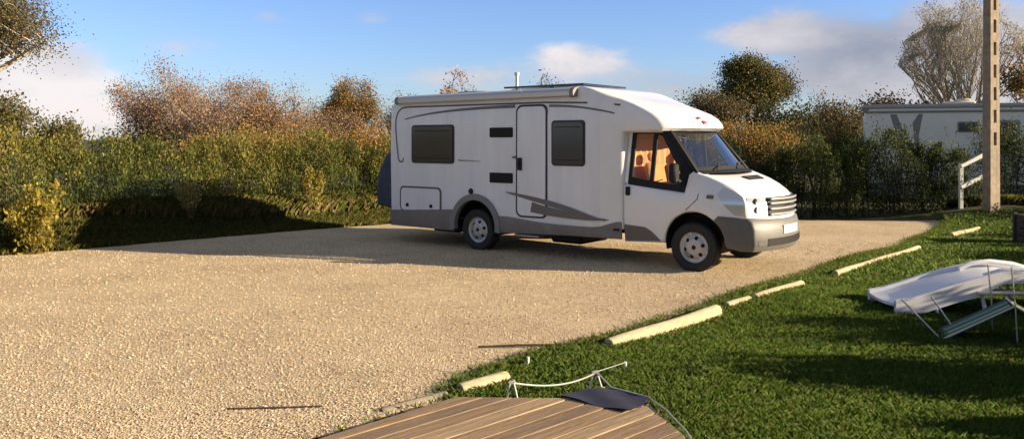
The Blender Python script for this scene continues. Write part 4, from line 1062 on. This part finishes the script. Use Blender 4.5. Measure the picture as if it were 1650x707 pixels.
def noise(sc, st, det=6, off=0):
    mp = n.new('ShaderNodeMapping'); mp.inputs['Scale'].default_value = (1,1,st); mp.inputs['Location'].default_value = (off,off,0); l.new(tc.outputs['Generated'], mp.inputs[0])
    q = n.new('ShaderNodeTexNoise'); q.inputs['Scale'].default_value = sc; q.inputs['Detail'].default_value = det; q.inputs['Roughness'].default_value = .58; l.new(mp.outputs[0], q.inputs['Vector']); return q.outputs[0]
n1 = noise(9, 2.2, 7); n2 = noise(22, 2, 5, 3.)
#  photo x, y, half w, half h, strength, brightness of cloud (1 white .. 0 lilac)
blobs = [(95,178,185,60,1.15,1.),(20,145,80,40,1.1,.95),(95,92,75,38,.72,.6),(935,90,105,24,.75,.8),(1235,50,105,34,.80,.55),(1400,98,150,75,1.0,.1),(1470,140,120,40,.6,.8),(1100,135,170,34,.62,.35),
         (760,128,140,26,.58,.5),(440,32,55,22,.45,.5),(610,30,50,22,.45,.5),(1580,60,140,80,.75,.5),(1780,120,200,120,.9,.5),(-150,160,160,70,1.,.9),(300,75,90,24,.4,.5)]
dens_ = None; lit = None
for (bx, by, bw_, bh, st, br) in blobs:
    a0 = math.atan((bx-825)/FPX); e0 = math.atan((225-by)/math.hypot(FPX, bx-825)); k = math.cos(a0)
    wa = bw_/FPX*k*k; we = bh/FPX*k
    d2 = M_('ADD', M_('POWER', M_('ABSOLUTE', M_('DIVIDE', M_('SUBTRACT', az, a0), wa)), 2.), M_('POWER', M_('ABSOLUTE', M_('DIVIDE', M_('SUBTRACT', el, e0), we)), 2.))
    g_ = M_('MULTIPLY', M_('EXPONENT', M_('MULTIPLY', d2, -1.)), st)
    dens_ = g_ if dens_ is None else M_('ADD', dens_, g_)
    lb = M_('MULTIPLY', g_, br); lit = lb if lit is None else M_('ADD', lit, lb)
nz = M_('ADD', M_('MULTIPLY', M_('SUBTRACT', n1, .5), 1.7), M_('MULTIPLY', M_('SUBTRACT', n2, .5), .55))
cov = n.new('ShaderNodeMapRange'); cov.interpolation_type = 'SMOOTHSTEP'; cov.inputs[1].default_value = .22; cov.inputs[2].default_value = .95; l.new(M_('ADD', dens_, M_('MULTIPLY', nz, M_('MINIMUM', M_('MULTIPLY', dens_, 2.), 1.))), cov.inputs[0])
def ss(v, a, b):
    q = n.new('ShaderNodeMapRange'); q.interpolation_type = 'SMOOTHSTEP'; q.inputs[1].default_value = a; q.inputs[2].default_value = b; l.new(v, q.inputs[0]); return q.outputs[0]
# broken cloud added out of view, overhead and behind, for neutral fill light
fill_veil = M_('MULTIPLY', M_('MAXIMUM', ss(el, .20, .42), ss(M_('MULTIPLY', sx.outputs[1], -1.), -.35, .15)), ss(noise(2.2, 1.6, 7, 5.), .34, .56))
brt = M_('DIVIDE', lit, M_('ADD', dens_, .001))
brt2 = n.new('ShaderNodeMapRange'); l.new(M_('ADD', brt, M_('MULTIPLY', nz, .5)), brt2.inputs[0])
cc = n.new('ShaderNodeMix'); cc.data_type = 'RGBA'; l.new(brt2.outputs[0], cc.inputs[0]); cc.inputs[6].default_value = (CL_S[0], CL_S[1], CL_S[2], 1); cc.inputs[7].default_value = (CL_B[0], CL_B[1], CL_B[2], 1)
mx = n.new('ShaderNodeMix'); mx.data_type = 'RGBA'; l.new(M_('MULTIPLY', cov.outputs[0], .9), mx.inputs[0]); 
tint = n.new('ShaderNodeMix'); tint.data_type = 'RGBA'; tint.blend_type = 'MULTIPLY'; tint.inputs[0].default_value = 1; l.new(sky.outputs[0], tint.inputs[6]); tint.inputs[7].default_value = (*SKYT, 1)
mv = n.new('ShaderNodeMix'); mv.data_type = 'RGBA'; l.new(M_('MULTIPLY', fill_veil, .95), mv.inputs[0]); l.new(tint.outputs[2], mv.inputs[6]); mv.inputs[7].default_value = (2.35,2.45,2.75,1)
l.new(mv.outputs[2], mx.inputs[6]); l.new(cc.outputs[2], mx.inputs[7]); l.new(mx.outputs[2], bg.inputs[0]); bg.inputs[1].default_value = SKYS
ld = bpy.data.lights.new('sun', 'SUN'); ld.energy = SUNP; ld.angle = R(.5); ld.color = (1,.80,.55)
lo_ = bpy.data.objects.new('sun', ld); C.objects.link(lo_); a, e = R(SUN_AZ), R(SUN_EL)
lo_.rotation_euler = Vector((math.sin(a)*math.cos(e), math.cos(a)*math.cos(e), math.sin(e))).to_track_quat('Z', 'Y').to_euler(); lo_.location = (30,-3,8)
cam = bpy.data.cameras.new('camera'); co_ = bpy.data.objects.new('camera', cam); C.objects.link(co_)
cam.sensor_width = 36; cam.lens = FPX/1650*36; cam.shift_y = -(707/2-225)/1650; cam.clip_end = 8000; cam.clip_start = .05
co_.location = (0,0,CAMH); co_.rotation_euler = (R(90),0,0); bpy.context.scene.camera = co_
vs_ = bpy.context.scene.view_settings; vs_.view_transform = 'Standard'; vs_.look = 'None'; vs_.gamma = 1; vs_.use_curve_mapping = False; vs_.exposure = EXPO
bpy.context.scene.cycles.max_bounces = 8; bpy.context.scene.cycles.transparent_max_bounces = 12
